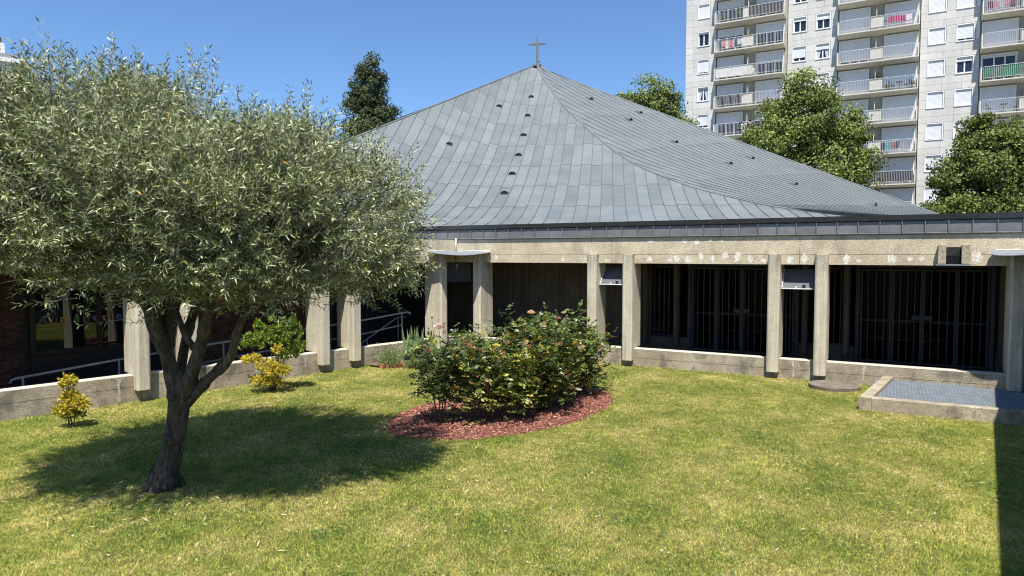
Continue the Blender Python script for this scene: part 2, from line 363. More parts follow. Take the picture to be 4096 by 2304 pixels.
# ------------------------------------------------------------------ galleries
def pillar_mesh():
    mb = MB()
    mb.prism([(-0.13, 0.002), (-0.13, -0.155), (-0.095, -0.19), (0.095, -0.19), (0.13, -0.155), (0.13, 0.002)], 0.15, 2.80)
    mb.box(-0.127, 0.127, 0.004, 0.50, 0.45, 2.566)
    mb.box(-0.10, 0.10, 0.06, 0.46, 0.40, 0.449)
    return mb.mesh('pillar', m_pillar, bevel=0.008)
PILLAR = pillar_mesh()
FP = 0.405
PANEL = MB().add([(0.006, -0.03, 3.25), (FP - 0.006, -0.03, 3.25), (FP - 0.006, -0.03, 3.475), (FP / 2, -0.036, 3.47), (0.006, -0.03, 3.475), (FP / 2, -0.0325, 3.36),
                  (0.006, 0.0, 3.25), (FP - 0.006, 0.0, 3.25), (FP - 0.006, 0.0, 3.475), (0.006, 0.0, 3.475)],
                 [(0, 1, 5), (1, 2, 5), (2, 3, 5), (3, 4, 5), (4, 0, 5), (0, 6, 7, 1), (1, 7, 8, 2), (0, 4, 9, 6), (4, 3, 2, 8, 9)]).mesh('panel', m_fascia)
SEAM = MB().box(-0.008, 0.008, -0.065, -0.005, 3.245, 3.485).mesh('seam', m_fascia)
def gallery(label, org, ang, x0, x1, pillars, joints, depth=2.2, panels=(0, 0), fx=(None, None), hb=(None, None), rz_=0.0, zinc_=True):
    g = empty('gallery', (org[0], org[1], 0), ang, label, 'gallery')
    xs = [x0] + [p + 0.0 for p in pillars] + [x1]
    for a, b_ in zip(xs[:-1], xs[1:]):
        if b_ - a < 0.2: continue
        mb = MB(); mb.box(a + 0.006, b_ - 0.006, 0.0, 0.26, -0.44, 0.205); mb.box(a + 0.006, b_ - 0.006, 0.012, 0.25, 0.205, 0.216)
        mb.box(a + 0.006, b_ - 0.006, 0.002, 0.258, 0.216, 0.42)
        lw = mb.build('low_wall', m_wall, g)
        MB().box(a + 0.008, b_ - 0.008, 0.004, 0.256, 0.4205, 0.444).build('wall_cap', m_cap, lw, bevel=0.006)
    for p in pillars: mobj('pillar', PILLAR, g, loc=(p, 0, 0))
    js = [hb[0] if hb[0] is not None else x0] + list(joints) + [hb[1] if hb[1] is not None else x1]
    beams = []
    for a, b_ in zip(js[:-1], js[1:]):
        mb = MB(); mb.box(a + 0.005, b_ - 0.005, 0.004, 0.36, 2.568, 2.788); mb.box(a + 0.005, b_ - 0.005, 0.016, 0.35, 2.788, 2.799); mb.box(a + 0.005, b_ - 0.005, 0.006, 0.36, 2.799, 3.20)
        beams.append((a, b_, mb.build('beam', m_beam, g)))
    fa = fx[0] if fx[0] is not None else x0; fb = fx[1] if fx[1] is not None else x1
    if zinc_: fs = MB().box(fa, fb, 0.0, 0.30, 3.202, 3.50).build('fascia', m_coping, g)
    if zinc_:
        MB().add([(fa, -0.012, 3.21), (fb, -0.012, 3.21), (fb, -0.05, 3.225), (fa, -0.05, 3.225), (fa, -0.05, 3.243), (fb, -0.05, 3.243), (fb, -0.002, 3.246), (fa, -0.002, 3.246)],
                 [(0, 1, 2, 3), (3, 2, 5, 4), (4, 5, 6, 7), (0, 7, 6, 1)]).build('drip_edge', m_drip, fs)
        MB().add([(fa, -0.01, 3.478), (fb, -0.01, 3.478), (fb, -0.075, 3.50), (fa, -0.075, 3.50), (fa, -0.115, 3.605), (fb, -0.115, 3.605), (fb, 0.34, 3.59), (fa, 0.34, 3.59), (fa, 0.34, 3.505), (fb, 0.34, 3.505)],
                 [(0, 1, 2, 3), (3, 2, 5, 4), (4, 5, 6, 7), (7, 6, 9, 8), (8, 9, 1, 0), (0, 3, 4, 7, 8), (1, 9, 6, 5, 2)]).build('coping', m_coping, fs)
        for i_ in range(panels[0], panels[1]):
            x = i_ * FP + 0.16
            mobj('panel', PANEL, fs, loc=(x, 0, 0)); mobj('seam', SEAM, fs, loc=(x, 0, 0))
    MB().box(x0 - 2.6, x1 + 2.6, 0.362, depth + 4.0, (3.30 if zinc_ else 3.02) + rz_, (3.46 if zinc_ else 3.18) + rz_).build('roof', m_coping, g)
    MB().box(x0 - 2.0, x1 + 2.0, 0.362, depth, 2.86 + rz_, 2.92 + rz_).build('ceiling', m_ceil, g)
    return g, beams
aR = math.atan2(uR[1], uR[0]); aL = math.atan2(uL[1], uL[0]); aW = math.atan2(uW[1], uW[0])
gR, beamsR = gallery('sunlit concrete gallery with gated doors below the pyramid roof', Cc, aR, 0.0, 13.78, [0.82, 4.26, 5.21, 8.63, 9.60, 13.06], [4.73, 9.14], panels=(-22, 33), fx=(-9.0, 13.70))
gL, beamsL = gallery('concrete gallery with dark brick back wall and ramp behind the olive tree', Cc, aL, -15.2, 0.0, [-12.7, -11.75, -8.45, -7.50, -4.39, -3.50, -0.60], [-12.2, -7.97, -3.95], rz_=0.008, zinc_=False)
gW, beamsW = gallery('concrete gallery on the right whose roof shades the lawn edge', C2, aW, 0.0, 13.5, [0.75, 4.1, 5.05, 8.4, 9.35, 12.7], [4.6, 8.9], panels=(1, 33), fx=(0.1, 13.5), rz_=0.016)

# interiors -------------------------------------------------
BW = 2.2
def gbox(g, name, mat_, *a, **k): return MB().box(*a).build(name, mat_, g, **k)
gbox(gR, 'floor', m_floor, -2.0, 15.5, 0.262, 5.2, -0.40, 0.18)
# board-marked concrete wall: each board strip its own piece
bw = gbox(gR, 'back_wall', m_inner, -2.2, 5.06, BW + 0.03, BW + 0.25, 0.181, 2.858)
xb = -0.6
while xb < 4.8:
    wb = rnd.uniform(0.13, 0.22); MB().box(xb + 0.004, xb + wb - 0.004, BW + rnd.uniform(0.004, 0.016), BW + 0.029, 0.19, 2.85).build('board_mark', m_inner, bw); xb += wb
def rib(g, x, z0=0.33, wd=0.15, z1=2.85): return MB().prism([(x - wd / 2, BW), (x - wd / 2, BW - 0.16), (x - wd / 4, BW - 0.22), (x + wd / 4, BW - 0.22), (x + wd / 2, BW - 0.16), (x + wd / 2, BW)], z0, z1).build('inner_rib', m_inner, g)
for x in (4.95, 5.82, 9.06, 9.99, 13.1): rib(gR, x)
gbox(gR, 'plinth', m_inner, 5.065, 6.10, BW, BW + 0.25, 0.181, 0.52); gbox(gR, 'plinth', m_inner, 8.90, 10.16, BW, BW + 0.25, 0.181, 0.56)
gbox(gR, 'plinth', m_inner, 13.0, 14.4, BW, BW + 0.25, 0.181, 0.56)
def barred(g, x0, x1, z0, z1, n):
    wn = MB().box(x0, x1, BW + 0.10, BW + 0.13, z0, z1).build('barred_window', m_glass, g)
    MB().box(x0, x1, BW + 0.02, BW + 0.05, z0, z0 + 0.03).build('bar_rail', m_gate, wn); MB().box(x0, x1, BW + 0.02, BW + 0.05, z1 - 0.03, z1).build('bar_rail', m_gate, wn)
    for k in range(n):
        x = x0 + (k + 0.5) * (x1 - x0) / n; MB().box(x - 0.011, x + 0.011, BW + 0.024, BW + 0.046, z0 + 0.031, z1 - 0.031).build('bar', m_gate, wn)
barred(gR, 5.10, 5.78, 0.55, 2.45, 5); barred(gR, 9.22, 9.92, 0.57, 2.45, 5); barred(gR, 13.15, 14.1, 0.57, 2.45, 6)
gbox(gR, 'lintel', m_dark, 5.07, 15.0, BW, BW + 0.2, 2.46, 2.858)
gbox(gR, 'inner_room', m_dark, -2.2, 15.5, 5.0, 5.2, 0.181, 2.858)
for x0, x1 in ((6.10, 8.90), (10.16, 13.0)):
    gd = MB().box(x0 + 0.02, x1 - 0.02, BW + 0.50, BW + 0.53, 0.19, 2.45).build('glass_door', m_glass, gR)
    for k in range(5):
        x = x0 + 0.06 + k * (x1 - x0 - 0.12) / 4; MB().box(x - 0.03, x + 0.03, BW + 0.46, BW + 0.497, 0.19, 2.45).build('door_stile', m_frame, gd)
    MB().box(x0 + 0.05, x1 - 0.05, BW + 0.44, BW + 0.459, 1.15, 1.21).build('door_rail', m_frame, gd)
def gate(x0, x1, leaves, label):
    g = empty('barred_gate', tuple(Cc[i_] + uR[i_] * x0 + nR[i_] * (BW + 0.02) for i_ in (0, 1)) + (0.181,), aR, label, 'gate')
    Wd = x1 - x0; n = len(leaves); xs = [0] + list(np.cumsum(leaves) / sum(leaves) * Wd)
    MB().box(-0.10, -0.015, -0.03, 0.04, 0.0, 2.30).build('post', m_gate, g); MB().box(Wd + 0.015, Wd + 0.10, -0.03, 0.04, 0, 2.30).build('post', m_gate, g)
    MB().box(-0.10, Wd + 0.10, -0.03, 0.04, 2.301, 2.36).build('head_rail', m_gate, g)
    for k in range(n):
        a, b_ = xs[k] + 0.006, xs[k + 1] - 0.006
        mb = MB(); mb.box(a, a + 0.04, -0.02, 0.02, 0.03, 2.26); mb.box(b_ - 0.04, b_, -0.02, 0.02, 0.03, 2.26); mb.box(a + 0.041, b_ - 0.041, -0.018, 0.018, 2.22, 2.258); mb.box(a + 0.041, b_ - 0.041, -0.018, 0.018, 0.032, 0.07)
        fr = mb.build('leaf_frame', m_gate, g); nb = max(2, int(round((b_ - a) / 0.155)) - 1)
        for q in range(nb):
            x = a + (q + 1) * (b_ - a) / (nb + 1); MB().box(x - 0.011, x + 0.011, -0.011, 0.011, 0.071, 2.219).build('bar', m_gate, fr)
        if k == 1: MB().box(b_ - 0.20, b_ - 0.041, -0.03, 0.03, 1.08, 1.18).build('lock_plate', m_gate, fr)
        if k == 2: MB().box(a + 0.041, a + 0.20, -0.03, 0.03, 1.08, 1.18).build('lock_plate', m_gate, fr)
gate(6.20, 8.80, (0.66, 0.66, 1.0, 0.3), 'left-hand steel bar gate in the sunlit gallery, beside the narrow barred window')
gate(10.28, 12.86, (0.68, 0.62, 0.68, 0.62), 'right-hand steel bar gate behind the wall nearest the grating pit')

# left gallery: brick, window, door
gbox(gL, 'back_wall', m_mortar, -14.0, 2.0, BW + 0.02, BW + 0.25, -0.40, 2.858)
gbox(gL, 'lintel', m_inner, -9.78, -6.62, BW - 0.03, BW + 0.018, 2.10, 2.858)
BR = MB().box(0.004, 0.211, -0.006, 0.03, 0.004, 0.061).mesh('brick', m_brick)
bwall = MB().box(-9.80, -9.79, BW - 0.008, BW + 0.019, -0.2, 2.85).build('brick_wall', m_mortar, gL)
cnt = 0; rest = MB()
def bricks(x0, x1, z0, z1, keep):
    global cnt
    rows = int((z1 - z0) / 0.066)
    for r_ in range(rows):
        z = z0 + r_ * 0.066; x = x0 + (0.108 if r_ % 2 else 0.0)
        while x + 0.21 <= x1 + 0.01:
            if cnt < 300 and keep(x, z):
                mobj('brick', BR, bwall, loc=(x, BW + rnd.uniform(-0.004, 0.003), z)); cnt += 1
            else: rest.box(x + 0.004, x + 0.211, BW - 0.006, BW + 0.019, z + 0.004, z + 0.061)
            x += 0.215
bricks(-10.62, -9.80, 0.0, 2.80, lambda x, z: True)
bricks(-12.6, -10.64, 0.0, 2.80, lambda x, z: False)
bricks(-6.62, -2.9, 0.0, 2.80, lambda x, z: 0.75 < z < 1.9 and -6.5 < x < -4.4)
tag(rest.build('bricks', m_brick, bwall), kind='stuff')
gbox(gL, 'floor', m_floor, -14.0, -9.0, 0.262, BW, -0.44, -0.30)
MB().add([(-9.0, 0.262, -0.30), (-1.2, 0.262, 0.18), (-1.2, BW, 0.18), (-9.0, BW, -0.30), (-9.0, 0.262, -0.44), (-1.2, 0.262, -0.44), (-1.2, BW, -0.44), (-9.0, BW, -0.44)],
         [(0, 1, 2, 3), (4, 7, 6, 5), (0, 4, 5, 1), (1, 5, 6, 2), (2, 6, 7, 3), (3, 7, 4, 0)]).build('ramp', m_floor, gL)
wn = MB().box(-9.76, -6.66, BW - 0.02, BW + 0.0, 0.72, 2.09).build('window', m_frame, gL)
for a, b_ in ((-9.66, -8.56), (-8.46, -7.62), (-7.5, -6.76)):
    MB().box(a, b_, BW - 0.045, BW - 0.021, 0.83, 2.03).build('pane', m_mirror, wn)
for a in (-9.72, -8.51, -7.56, -6.71): MB().box(a - 0.045, a + 0.045, BW - 0.07, BW - 0.0211, 0.73, 2.08).build('mullion', m_frame, wn)
gbox(gL, 'spandrel', m_frame, -9.76, -6.66, BW - 0.03, BW + 0.019, -0.35, 0.70)
gt = gbox(gL, 'doorway', m_dark, -2.9, 1.4, BW - 0.03, BW + 0.019, 0.0, 2.858)  # near-black sheet stands in for the unlit opening
for k in range(9): MB().box(-2.75 + k * 0.17, -2.73 + k * 0.17, BW - 0.08, BW - 0.05, 0.15, 2.3).build('bar', m_gate, gt)
# lettering on the window, one letter each
def letter(ch, x, z, size, colr, rot=0.0):
    cu = bpy.data.curves.new('letter', 'FONT'); cu.body = ch; cu.size = size; cu.extrude = 0.002; cu.align_x = 'CENTER'; cu.offset = 0.004
    tmp = bpy.data.objects.new('tmp', cu); COL.objects.link(tmp); bpy.context.view_layer.update()
    me = bpy.data.meshes.new_from_object(tmp.evaluated_get(bpy.context.evaluated_depsgraph_get()))
    bpy.data.objects.remove(tmp); bpy.data.curves.remove(cu)
    me.materials.clear(); me.materials.append(plain('letter_paint', [0.55 * c_ + 0.06 for c_ in colr], 0.7))
    mobj('letter', me, wn, loc=(x, BW - 0.052, z), rot=(R(90), rot, 0))
for ch, x, cl in (('A', -9.54, (0.06, 0.12, 0.09)), ('u', -9.34, (0.38, 0.04, 0.09)), ('m', -9.14, (0.70, 0.45, 0.04)), ('\u00e2', -8.93, (0.10, 0.38, 0.09)), ('n', -8.755, (0.36, 0.05, 0.06)), ('e', -8.57, (0.14, 0.16, 0.55)), ('r', -8.40, (0.70, 0.20, 0.05)), ('i', -8.265, (0.09, 0.05, 0.05)), ('e', -8.12, (0.14, 0.12, 0.55))):
    letter(ch, x, 1.37 + rnd.uniform(-0.012, 0.012), 0.25, cl, R(rnd.uniform(-6, 6)))
# posters on the brick
def poster(x, z, wd, ht, label, cols_):
    p0 = Cc + uL * x + nL * (BW - 0.012)
    e = MB().box(-wd / 2, wd / 2, -0.010, 0.0, 0, ht).build('poster', plain('poster_paper', (0.55, 0.50, 0.42), 0.8), None, loc=(p0[0], p0[1], z), rot=(0, 0, aL)); tag(e, label, 'poster')
    q = [(-0.42, 0.05, 0.0, 0.5), (0.02, 0.05, 0.42, 0.48), (-0.42, 0.53, 0.42, 0.92)]
    for (a, b0, c_, d_), cl in zip(q, cols_):
        MB().box(a * wd * 1.05, c_ * wd * 1.05, -0.0125, -0.0102, b0 * ht, d_ * ht).build('printed_field', plain('poster_ink', cl, 0.8), e)
poster(-5.72, 1.57, 0.42, 0.36, 'red and orange framed poster on the dark brick wall', ((0.40, 0.05, 0.03), (0.45, 0.22, 0.05), (0.32, 0.10, 0.04)))
poster(-4.49, 1.57, 0.38, 0.34, 'pale poster on the brick wall beside the thick olive foliage', ((0.35, 0.33, 0.25), (0.25, 0.22, 0.15), (0.40, 0.38, 0.30)))
# handrails on the ramp
def LP(x, y, z): p = Cc + uL * x + nL * y; return (p[0], p[1], z)
def handrail(pts, low, posts, label):
    g = empty('handrail', LP(posts[0], 0.85, -0.3), 0, label, 'handrail'); inv = Vector(g.location)
    def tb(name, pa, r_): MB().tube([Vector(p) - inv for p in pa], r_, 8).build(name, m_rail, g, smooth=True)
    tb('top_rail', [LP(a, 0.85, z) for a, z in pts], 0.024)
    for lo in low: tb('lower_rail', [LP(a, 0.85, z) for a, z in lo], 0.018)
    zt = lambda x: np.interp(x, [p[0] for p in pts[1:]], [p[1] for p in pts[1:]])
    for x in posts: tb('post', [LP(x, 0.85, -0.28 + max(0, (x + 9) / 7.8 * 0.46)), LP(x, 0.85, float(zt(x)) - 0.02)], 0.02)
handrail([(-10.39, 0.42), (-10.37, 0.48), (-10.29, 0.505), (-8.54, 0.66), (-6.81, 0.78), (-5.98, 0.83), (-2.61, 1.03), (-1.10, 1.155), (-1.0, 1.14), (-0.98, 1.08)],
         [[(-8.0, 0.30), (-5.92, 0.46), (-2.61, 0.66), (-1.28, 0.80)]], [-10.19, -8.56, -6.4, -4.5, -2.9, -1.28], 'pale tubular handrail climbing the ramp behind the low wall')
g = empty('handrail', LP(-2.2, 1.5, -0.1), 0, 'short diagonal handrail beside the dark doorway', 'handrail'); iv = Vector(g.location)
MB().tube([Vector(LP(a, 1.5, z)) - iv for a, z in ((-2.2, 0.30), (-2.05, 0.39), (-0.92, 0.95), (-0.59, 0.93))], 0.022, 8).build('rail', m_rail, g, smooth=True)
MB().tube([Vector(LP(-0.9, 1.5, 0.1)) - iv, Vector(LP(-0.9, 1.5, 0.93)) - iv], 0.018, 8).build('post', m_rail, g, smooth=True)
MB().tube([Vector(LP(-2.0, 1.5, 0.0)) - iv, Vector(LP(-2.0, 1.5, 0.40)) - iv], 0.018, 8).build('post', m_rail, g, smooth=True)

# right-hand wing interior
gbox(gW, 'back_wall', m_inner, -2.0, 13.5, BW, BW + 0.25, -0.40, 2.858); gbox(gW, 'floor', m_floor, -2.0, 13.5, 0.262, BW, -0.40, 0.10)
for xx in (2.0, 6.6, 10.8):
    wv = gbox(gW, 'window', m_white, xx, xx + 1.3, BW - 0.05, BW - 0.002, 0.95, 2.3); MB().box(xx + 0.08, xx + 1.22, BW - 0.06, BW - 0.051, 1.03, 2.22).build('pane', m_glass, wv)

# white repair patches on the sunlit beam
def blob(wd, ht, sd):
    rr = random.Random(sd); n = 26; out = []
    for k in range(n):
        an = 2 * math.pi * k / n; q = rr.uniform(0.62, 1.12); out.append((math.cos(an) * wd / 2 * q, math.sin(an) * ht / 2 * q))
    return out
for i_, (s_, z_, wd, ht) in enumerate([(1.11, 2.68, 14, 24), (1.35, 2.7, 20, 24), (3.39, 2.66, 20, 22), (4.61, 2.63, 20, 16), (5.72, 2.67, 28, 24), (6.22, 2.65, 20, 20), (6.39, 2.69, 24, 32), (6.67, 2.68, 36, 30), (6.97, 2.74, 24, 34), (7.25, 2.69, 20, 32), (7.53, 2.76, 24, 28), (7.81, 2.74, 26, 46), (8.09, 2.68, 22, 34), (8.38, 2.65, 22, 20), (8.94, 2.67, 30, 34), (6.58, 3.10, 28, 20), (6.87, 3.08, 24, 26), (7.18, 3.12, 16, 14), (7.44, 3.10, 18, 18), (5.74, 3.10, 26, 18), (9.23, 2.69, 24, 38), (10.07, 2.69, 28, 36), (10.31, 2.66, 16, 20), (10.91, 2.70, 30, 34), (11.25, 2.7, 18, 18), (11.46, 2.7, 18, 18), (12.40, 2.74, 30, 46)]):
    k = 0.0062; pts = blob(wd * k, ht * k, i_)
    par = [b_ for b_ in beamsR if b_[0] <= s_ < b_[1]][0][2]
    vs = [(s_ + px, 0.0022, z_ + pz) for px, pz in pts] + [(s_ + px, 0.010, z_ + pz) for px, pz in pts]; n = len(pts)
    MB().add(vs, [tuple(range(n))] + [(k2, (k2 + 1) % n, n + (k2 + 1) % n, n + k2) for k2 in range(n)]).build('paint_patch', m_patch, par)
par = beamsL[-1][2]
for s_, z_, wd, ht in ((-0.95, 3.02, 0.10, 0.16), (-1.02, 2.68, 0.09, 0.12), (-1.6, 2.7, 0.12, 0.14)):
    pts = blob(wd, ht, int(-s_ * 100)); vs = [(s_ + px, 0.0022, z_ + pz) for px, pz in pts] + [(s_ + px, 0.010, z_ + pz) for px, pz in pts]; n = len(pts)
    MB().add(vs, [tuple(range(n))] + [(k2, (k2 + 1) % n, n + (k2 + 1) % n, n + k2) for k2 in range(n)]).build('paint_patch', m_patch, par)
# concrete spout box on the beam
sb = empty('rain_spout', (Cc[0] + uR[0] * 12.0, Cc[1] + uR[1] * 12.0, 2.57), aR, 'blackened concrete rain spout on the beam above the right gate', 'spout')
MB().box(-0.27, -0.13, -0.16, 0.002, 0.03, 0.42).build('cheek', m_wall, sb, bevel=0.01); MB().box(0.13, 0.27, -0.16, 0.002, 0.03, 0.42).build('cheek', m_wall, sb, bevel=0.01)
MB().add([(-0.128, -0.02, 0.36), (0.128, -0.02, 0.36), (0.128, -0.10, 0.20), (-0.128, -0.10, 0.20), (-0.128, -0.06, 0.03), (0.128, -0.06, 0.03), (-0.128, 0.002, 0.03), (0.128, 0.002, 0.03), (-0.128, 0.002, 0.37), (0.128, 0.002, 0.37)],
         [(0, 1, 2, 3), (3, 2, 5, 4), (4, 5, 7, 6), (8, 9, 1, 0), (6, 7, 9, 8), (0, 3, 4, 6, 8), (1, 9, 7, 5, 2)]).build('throat', plain('bitumen', (0.018, 0.018, 0.018), 0.95, 0.0, 0.1), sb)
MB().box(-0.30, 0.30, -0.20, 0.002, 0.0, 0.025).build('drip_plate', m_sheet, sb)
# hoods between the paired pillars
def hood(org, u, n, ang, x, wd, label):
    p = org + u * x; h = empty('ventilation_hood', (p[0], p[1], 2.02), ang, label, 'hood', 'metal hoods between paired pillars')
    MB().add([(-wd / 2, 0.46, 0.44), (wd / 2, 0.46, 0.44), (wd / 2, 0.10, 0.02), (-wd / 2, 0.10, 0.02), (-wd / 2, 0.48, 0.42), (wd / 2, 0.48, 0.42), (wd / 2, 0.12, 0.0), (-wd / 2, 0.12, 0.0)],
             [(0, 1, 2, 3), (7, 6, 5, 4), (0, 3, 7, 4), (1, 5, 6, 2), (0, 4, 5, 1), (3, 2, 6, 7)]).build('sheet', m_hood, h)
    MB().box(-wd / 2, wd / 2 - 0.03, 0.02, 0.098, 0.0, 0.018).build('flange', m_white, h)
    MB().tube([(-wd / 2 + 0.01, 0.44, 0.44), (-wd / 2 + 0.01, 0.07, 0.03)], 0.010, 6).build('stay', m_white, h)
    MB().box(0.08, 0.15, 0.075, 0.098, 0.019, 0.10).build('bracket', m_frame, h); MB().box(-0.06, -0.04, 0.075, 0.098, 0.019, 0.06).build('bracket', m_white, h)
hood(Cc, uR, nR, aR, 4.735, 0.68, 'grey metal hood between the pillar pair right of the rose bed')
hood(Cc, uR, nR, aR, 9.115, 0.70, 'grey metal hood between the pillar pair above the manhole lid')
hood(Cc, uL, nL, aL, -7.975, 0.68, 'grey metal hood between pillars hidden behind the olive limbs')
hood(Cc, uL, nL, aL, -3.945, 0.62, 'grey metal hood between pillars under the right olive foliage')
# corner canopies
def canopy(c0, ua, ub, la, lb, bow, label, back):
    a = c0 + ua * la; b_ = c0 + ub * lb; bis = (ua + ub) / np.linalg.norm(ua + ub); n = 12; cv = []
    for k in range(n + 1):
        s_ = k / n; p = a * (1 - s_) + b_ * s_; q = p + bis * bow * math.sin(math.pi * s_) + bis * 0.10
        cv.append((q[0], q[1], 2.85 - 0.075 * math.sin(math.pi * s_)))
    ring = [(c0[0] - bis[0] * 0.03, c0[1] - bis[1] * 0.03, 2.885)] + [(a[0], a[1], 2.865)] + cv + [(b_[0], b_[1], 2.865)]
    N_ = len(ring); e = empty('corner_canopy', (c0[0], c0[1], 2.8), 0, label, 'canopy'); iv_ = np.array([c0[0], c0[1], 2.8])
    top = [tuple(np.array(p) - iv_) for p in ring]; bot = [(x, y, z - 0.012) for x, y, z in top]
    fs_ = [(0, k, k + 1) for k in range(1, N_ - 1)] + [(N_, N_ + k + 1, N_ + k) for k in range(1, N_ - 1)] + [(k, (k + 1) % N_, N_ + (k + 1) % N_, N_ + k) for k in range(N_)]
    MB().add(top + bot, fs_).build('sheet', m_sheet, e)
    ca, cb = np.array(top[1]), np.array(top[-1])
    MB().tube([ca + np.array([0, 0, 0.012]), np.array(top[0]) + np.array([0, 0, 0.01]), cb + np.array([0, 0, 0.012])], 0.016, 6, 0.35).build('sealant', m_patch, e)
    if back:
        pb = c0 + bis * -0.02; ab = math.atan2(-bis[1], -bis[0]) - math.pi / 2
        q = MB().box(-0.47, 0.47, 0.0, 0.02, -0.80, -0.06).build('baffle', m_hood, e, loc=(-bis[0] * 0.30, -bis[1] * 0.30, 0), rot=(0, 0, ab))
        MB().box(-0.40, -0.28, -0.03, -0.001, -0.72, -0.08).build('baffle_strap', m_hood, q); MB().box(0.14, 0.26, -0.03, -0.001, -0.72, -0.08).build('baffle_strap', m_hood, q)
    return e
canopy(Cc, -uL, uR, 1.02, 1.16, 0.55, 'pale sheet metal canopy bridging the two corner pillars behind the roses', True)
canopy(C2, -uR, uW, 1.09, 1.09, 0.55, 'pale sheet metal canopy at the right edge of the picture', False)
dp = MB().tube([(0.06, -0.09, 2.90), (0.06, -0.09, 3.24)], 0.022, 10).build('downpipe', m_white, None, smooth=True, loc=(Cc[0] - 0.04, Cc[1], 0)); tag(dp, 'short white downpipe in the inner corner above the canopy', 'downpipe')

# ------------------------------------------------------------------ church with the zinc tent roof
AP = np.array([1.64, 45.2, 15.15]); TT = 24.0
gF = np.array([-0.139, -1.0]); gF /= np.linalg.norm(gF); eF = np.array([-gF[1], gF[0]])
def prof(t): return 3.62 + 0.05 * t + 0.02902 * t * t - 0.000462 * t ** 3
def straight(t): return 3.62 + 11.53 * t / 24
TL = math.tan(R(25.5))
H1 = np.array([(24.0, 0.0), (23.37, 0.09), (21.39, 0.72), (17.73, 2.11), (14.88, 3.52), (12.10, 4.92), (10.38, 5.91), (8.96, 7.0), (7.54, 8.11), (6.27, 9.32), (4.85, 10.53), (3.3, 12.48), (1.6, 14.62), (0.0, 16.65)])  # hip: t, w
def zFw(t, w_):
    z = prof(t)
    if w_ < 0:
        lam = min(max(w_ / (-(TT - t) * TL - 1e-6), 0), 1); z += lam ** 2 * (straight(t) - prof(t))
    return z
def F3(t, w_):
    p = AP[:2] + gF * (TT - t) + eF * w_; return np.array([p[0], p[1], zFw(t, w_)])
hip3 = np.array([F3(t, w_) for t, w_ in H1])
gRr = np.array([0.70, -0.714]); gRr /= np.linalg.norm(gRr); eRr = np.array([-gRr[1], gRr[0]])
h_t = TT - (hip3[:, :2] - AP[:2]) @ gRr; h_w = (hip3[:, :2] - AP[:2]) @ eRr; h_z = hip3[:, 2]
o_ = np.argsort(h_t); h_t, h_w, h_z = h_t[o_], h_w[o_], h_z[o_]
TR0 = max(0.0, h_t[0])
def zRw(t, w_):
    z1 = np.interp(t, h_t, h_z); w1 = np.interp(t, h_t, h_w); w2 = (TT - t) * TL + 1e-6
    lam = min(max((w_ - w1) / (w2 - w1 + 1e-6), 0), 1); return z1 + (max(straight(t) - 0.25, z1) - z1) * lam ** 0.9
def R3(t, w_):
    p = AP[:2] + gRr * (TT - t) + eRr * w_; return np.array([p[0], p[1], zRw(t, w_)])
church = empty('church', (AP[0], AP[1], 0), 0, 'church with a grey zinc tent roof rising behind the gallery', 'church')
CI = np.array([AP[0], AP[1], 0.0])
def ch(v): return tuple(np.array(v) - CI)
roofb = MB()
# under-roof skin so that the joints are closed and the far slopes exist
far = [ch((AP[0] + 26 * math.cos(a), AP[1] + 26 * math.sin(a), 3.4)) for a in np.linspace(R(-17), R(213), 9)]
apx = ch(AP - np.array([0, 0, 0.12])); b0 = len(roofb.v); roofb.v.append(apx); roofb.v += far
roofb.f += [(b0, b0 + 1 + k, b0 + 2 + k) for k in range(8)]
roof = roofb.build('roof', m_zincr, church)
walls = MB().prism([tuple((np.array(AP[:2]) - CI[:2]) + 21.5 * np.array([math.cos(a), math.sin(a)])) for a in np.linspace(0, 2 * math.pi, 13)[:-1]], -0.44, 3.3).build('wall', m_wall, church)
SP = 0.47
def tmaxF(w_):
    if w_ >= 0: return float(np.interp(w_, H1[:, 1], H1[:, 0]))
    return TT + w_ / TL
_t = np.linspace(0, 24, 200); _v = (prof(_t) - 2.8) / (21.4 + _t)                 # courses grow longer up the slope
rowsF = [0.0] + [float(q) for q in np.interp(np.linspace(_v[0], _v[-1], 9)[1:-1], _v, _t)] + [24.0]
def panel_geo(S3, t0a, t1a, t0b, t1b, wa, wb, lift, nseg=3):
    vs = []; fs_ = []
    for k in range(nseg + 1):
        q = k / nseg
        for (ta, tb, ww) in ((t0a, t1a, wa), (t0b, t1b, wb)):
            p = S3(ta + (tb - ta) * q, ww); vs.append(ch(p + np.array([0, 0, lift * (1 - q) + 0.004])))
    for k in range(nseg): fs_.append((2 * k, 2 * k + 1, 2 * k + 3, 2 * k + 2))
    # lower edge turned down
    n0 = len(vs); vs += [(vs[0][0], vs[0][1], vs[0][2] - 0.06), (vs[1][0], vs[1][1], vs[1][2] - 0.06)]; fs_.append((n0, n0 + 1, 1, 0))
    return vs, fs_
cntp = 0; seams = MB(); joints_ = MB(); restp = MB(); restR = MB()
def seam_line(S3, wv, tm, t0, hgt, wid, step=0.9, to=None):
    ts = np.linspace(t0, tm, max(2, int((tm - t0) / step) + 1)); pr = [S3(t_, wv) for t_ in ts]
    e = (eF if S3 is F3 else eRr); b = len(seams.v)
    for p in pr:
        for (dw, dz) in ((-wid, -0.02), (-wid, hgt), (wid, hgt), (wid, -0.02)):
            seams.v.append(ch((p[0] + e[0] * dw, p[1] + e[1] * dw, p[2] + dz)))
    for k in range(len(pr) - 1):
        for q in range(3): seams.f.append((b + 4 * k + q, b + 4 * k + q + 1, b + 4 * k + 4 + q + 1, b + 4 * k + 4 + q))
    seams.f.append((b, b + 3, b + 2, b + 1))
js = range(-24, 40)
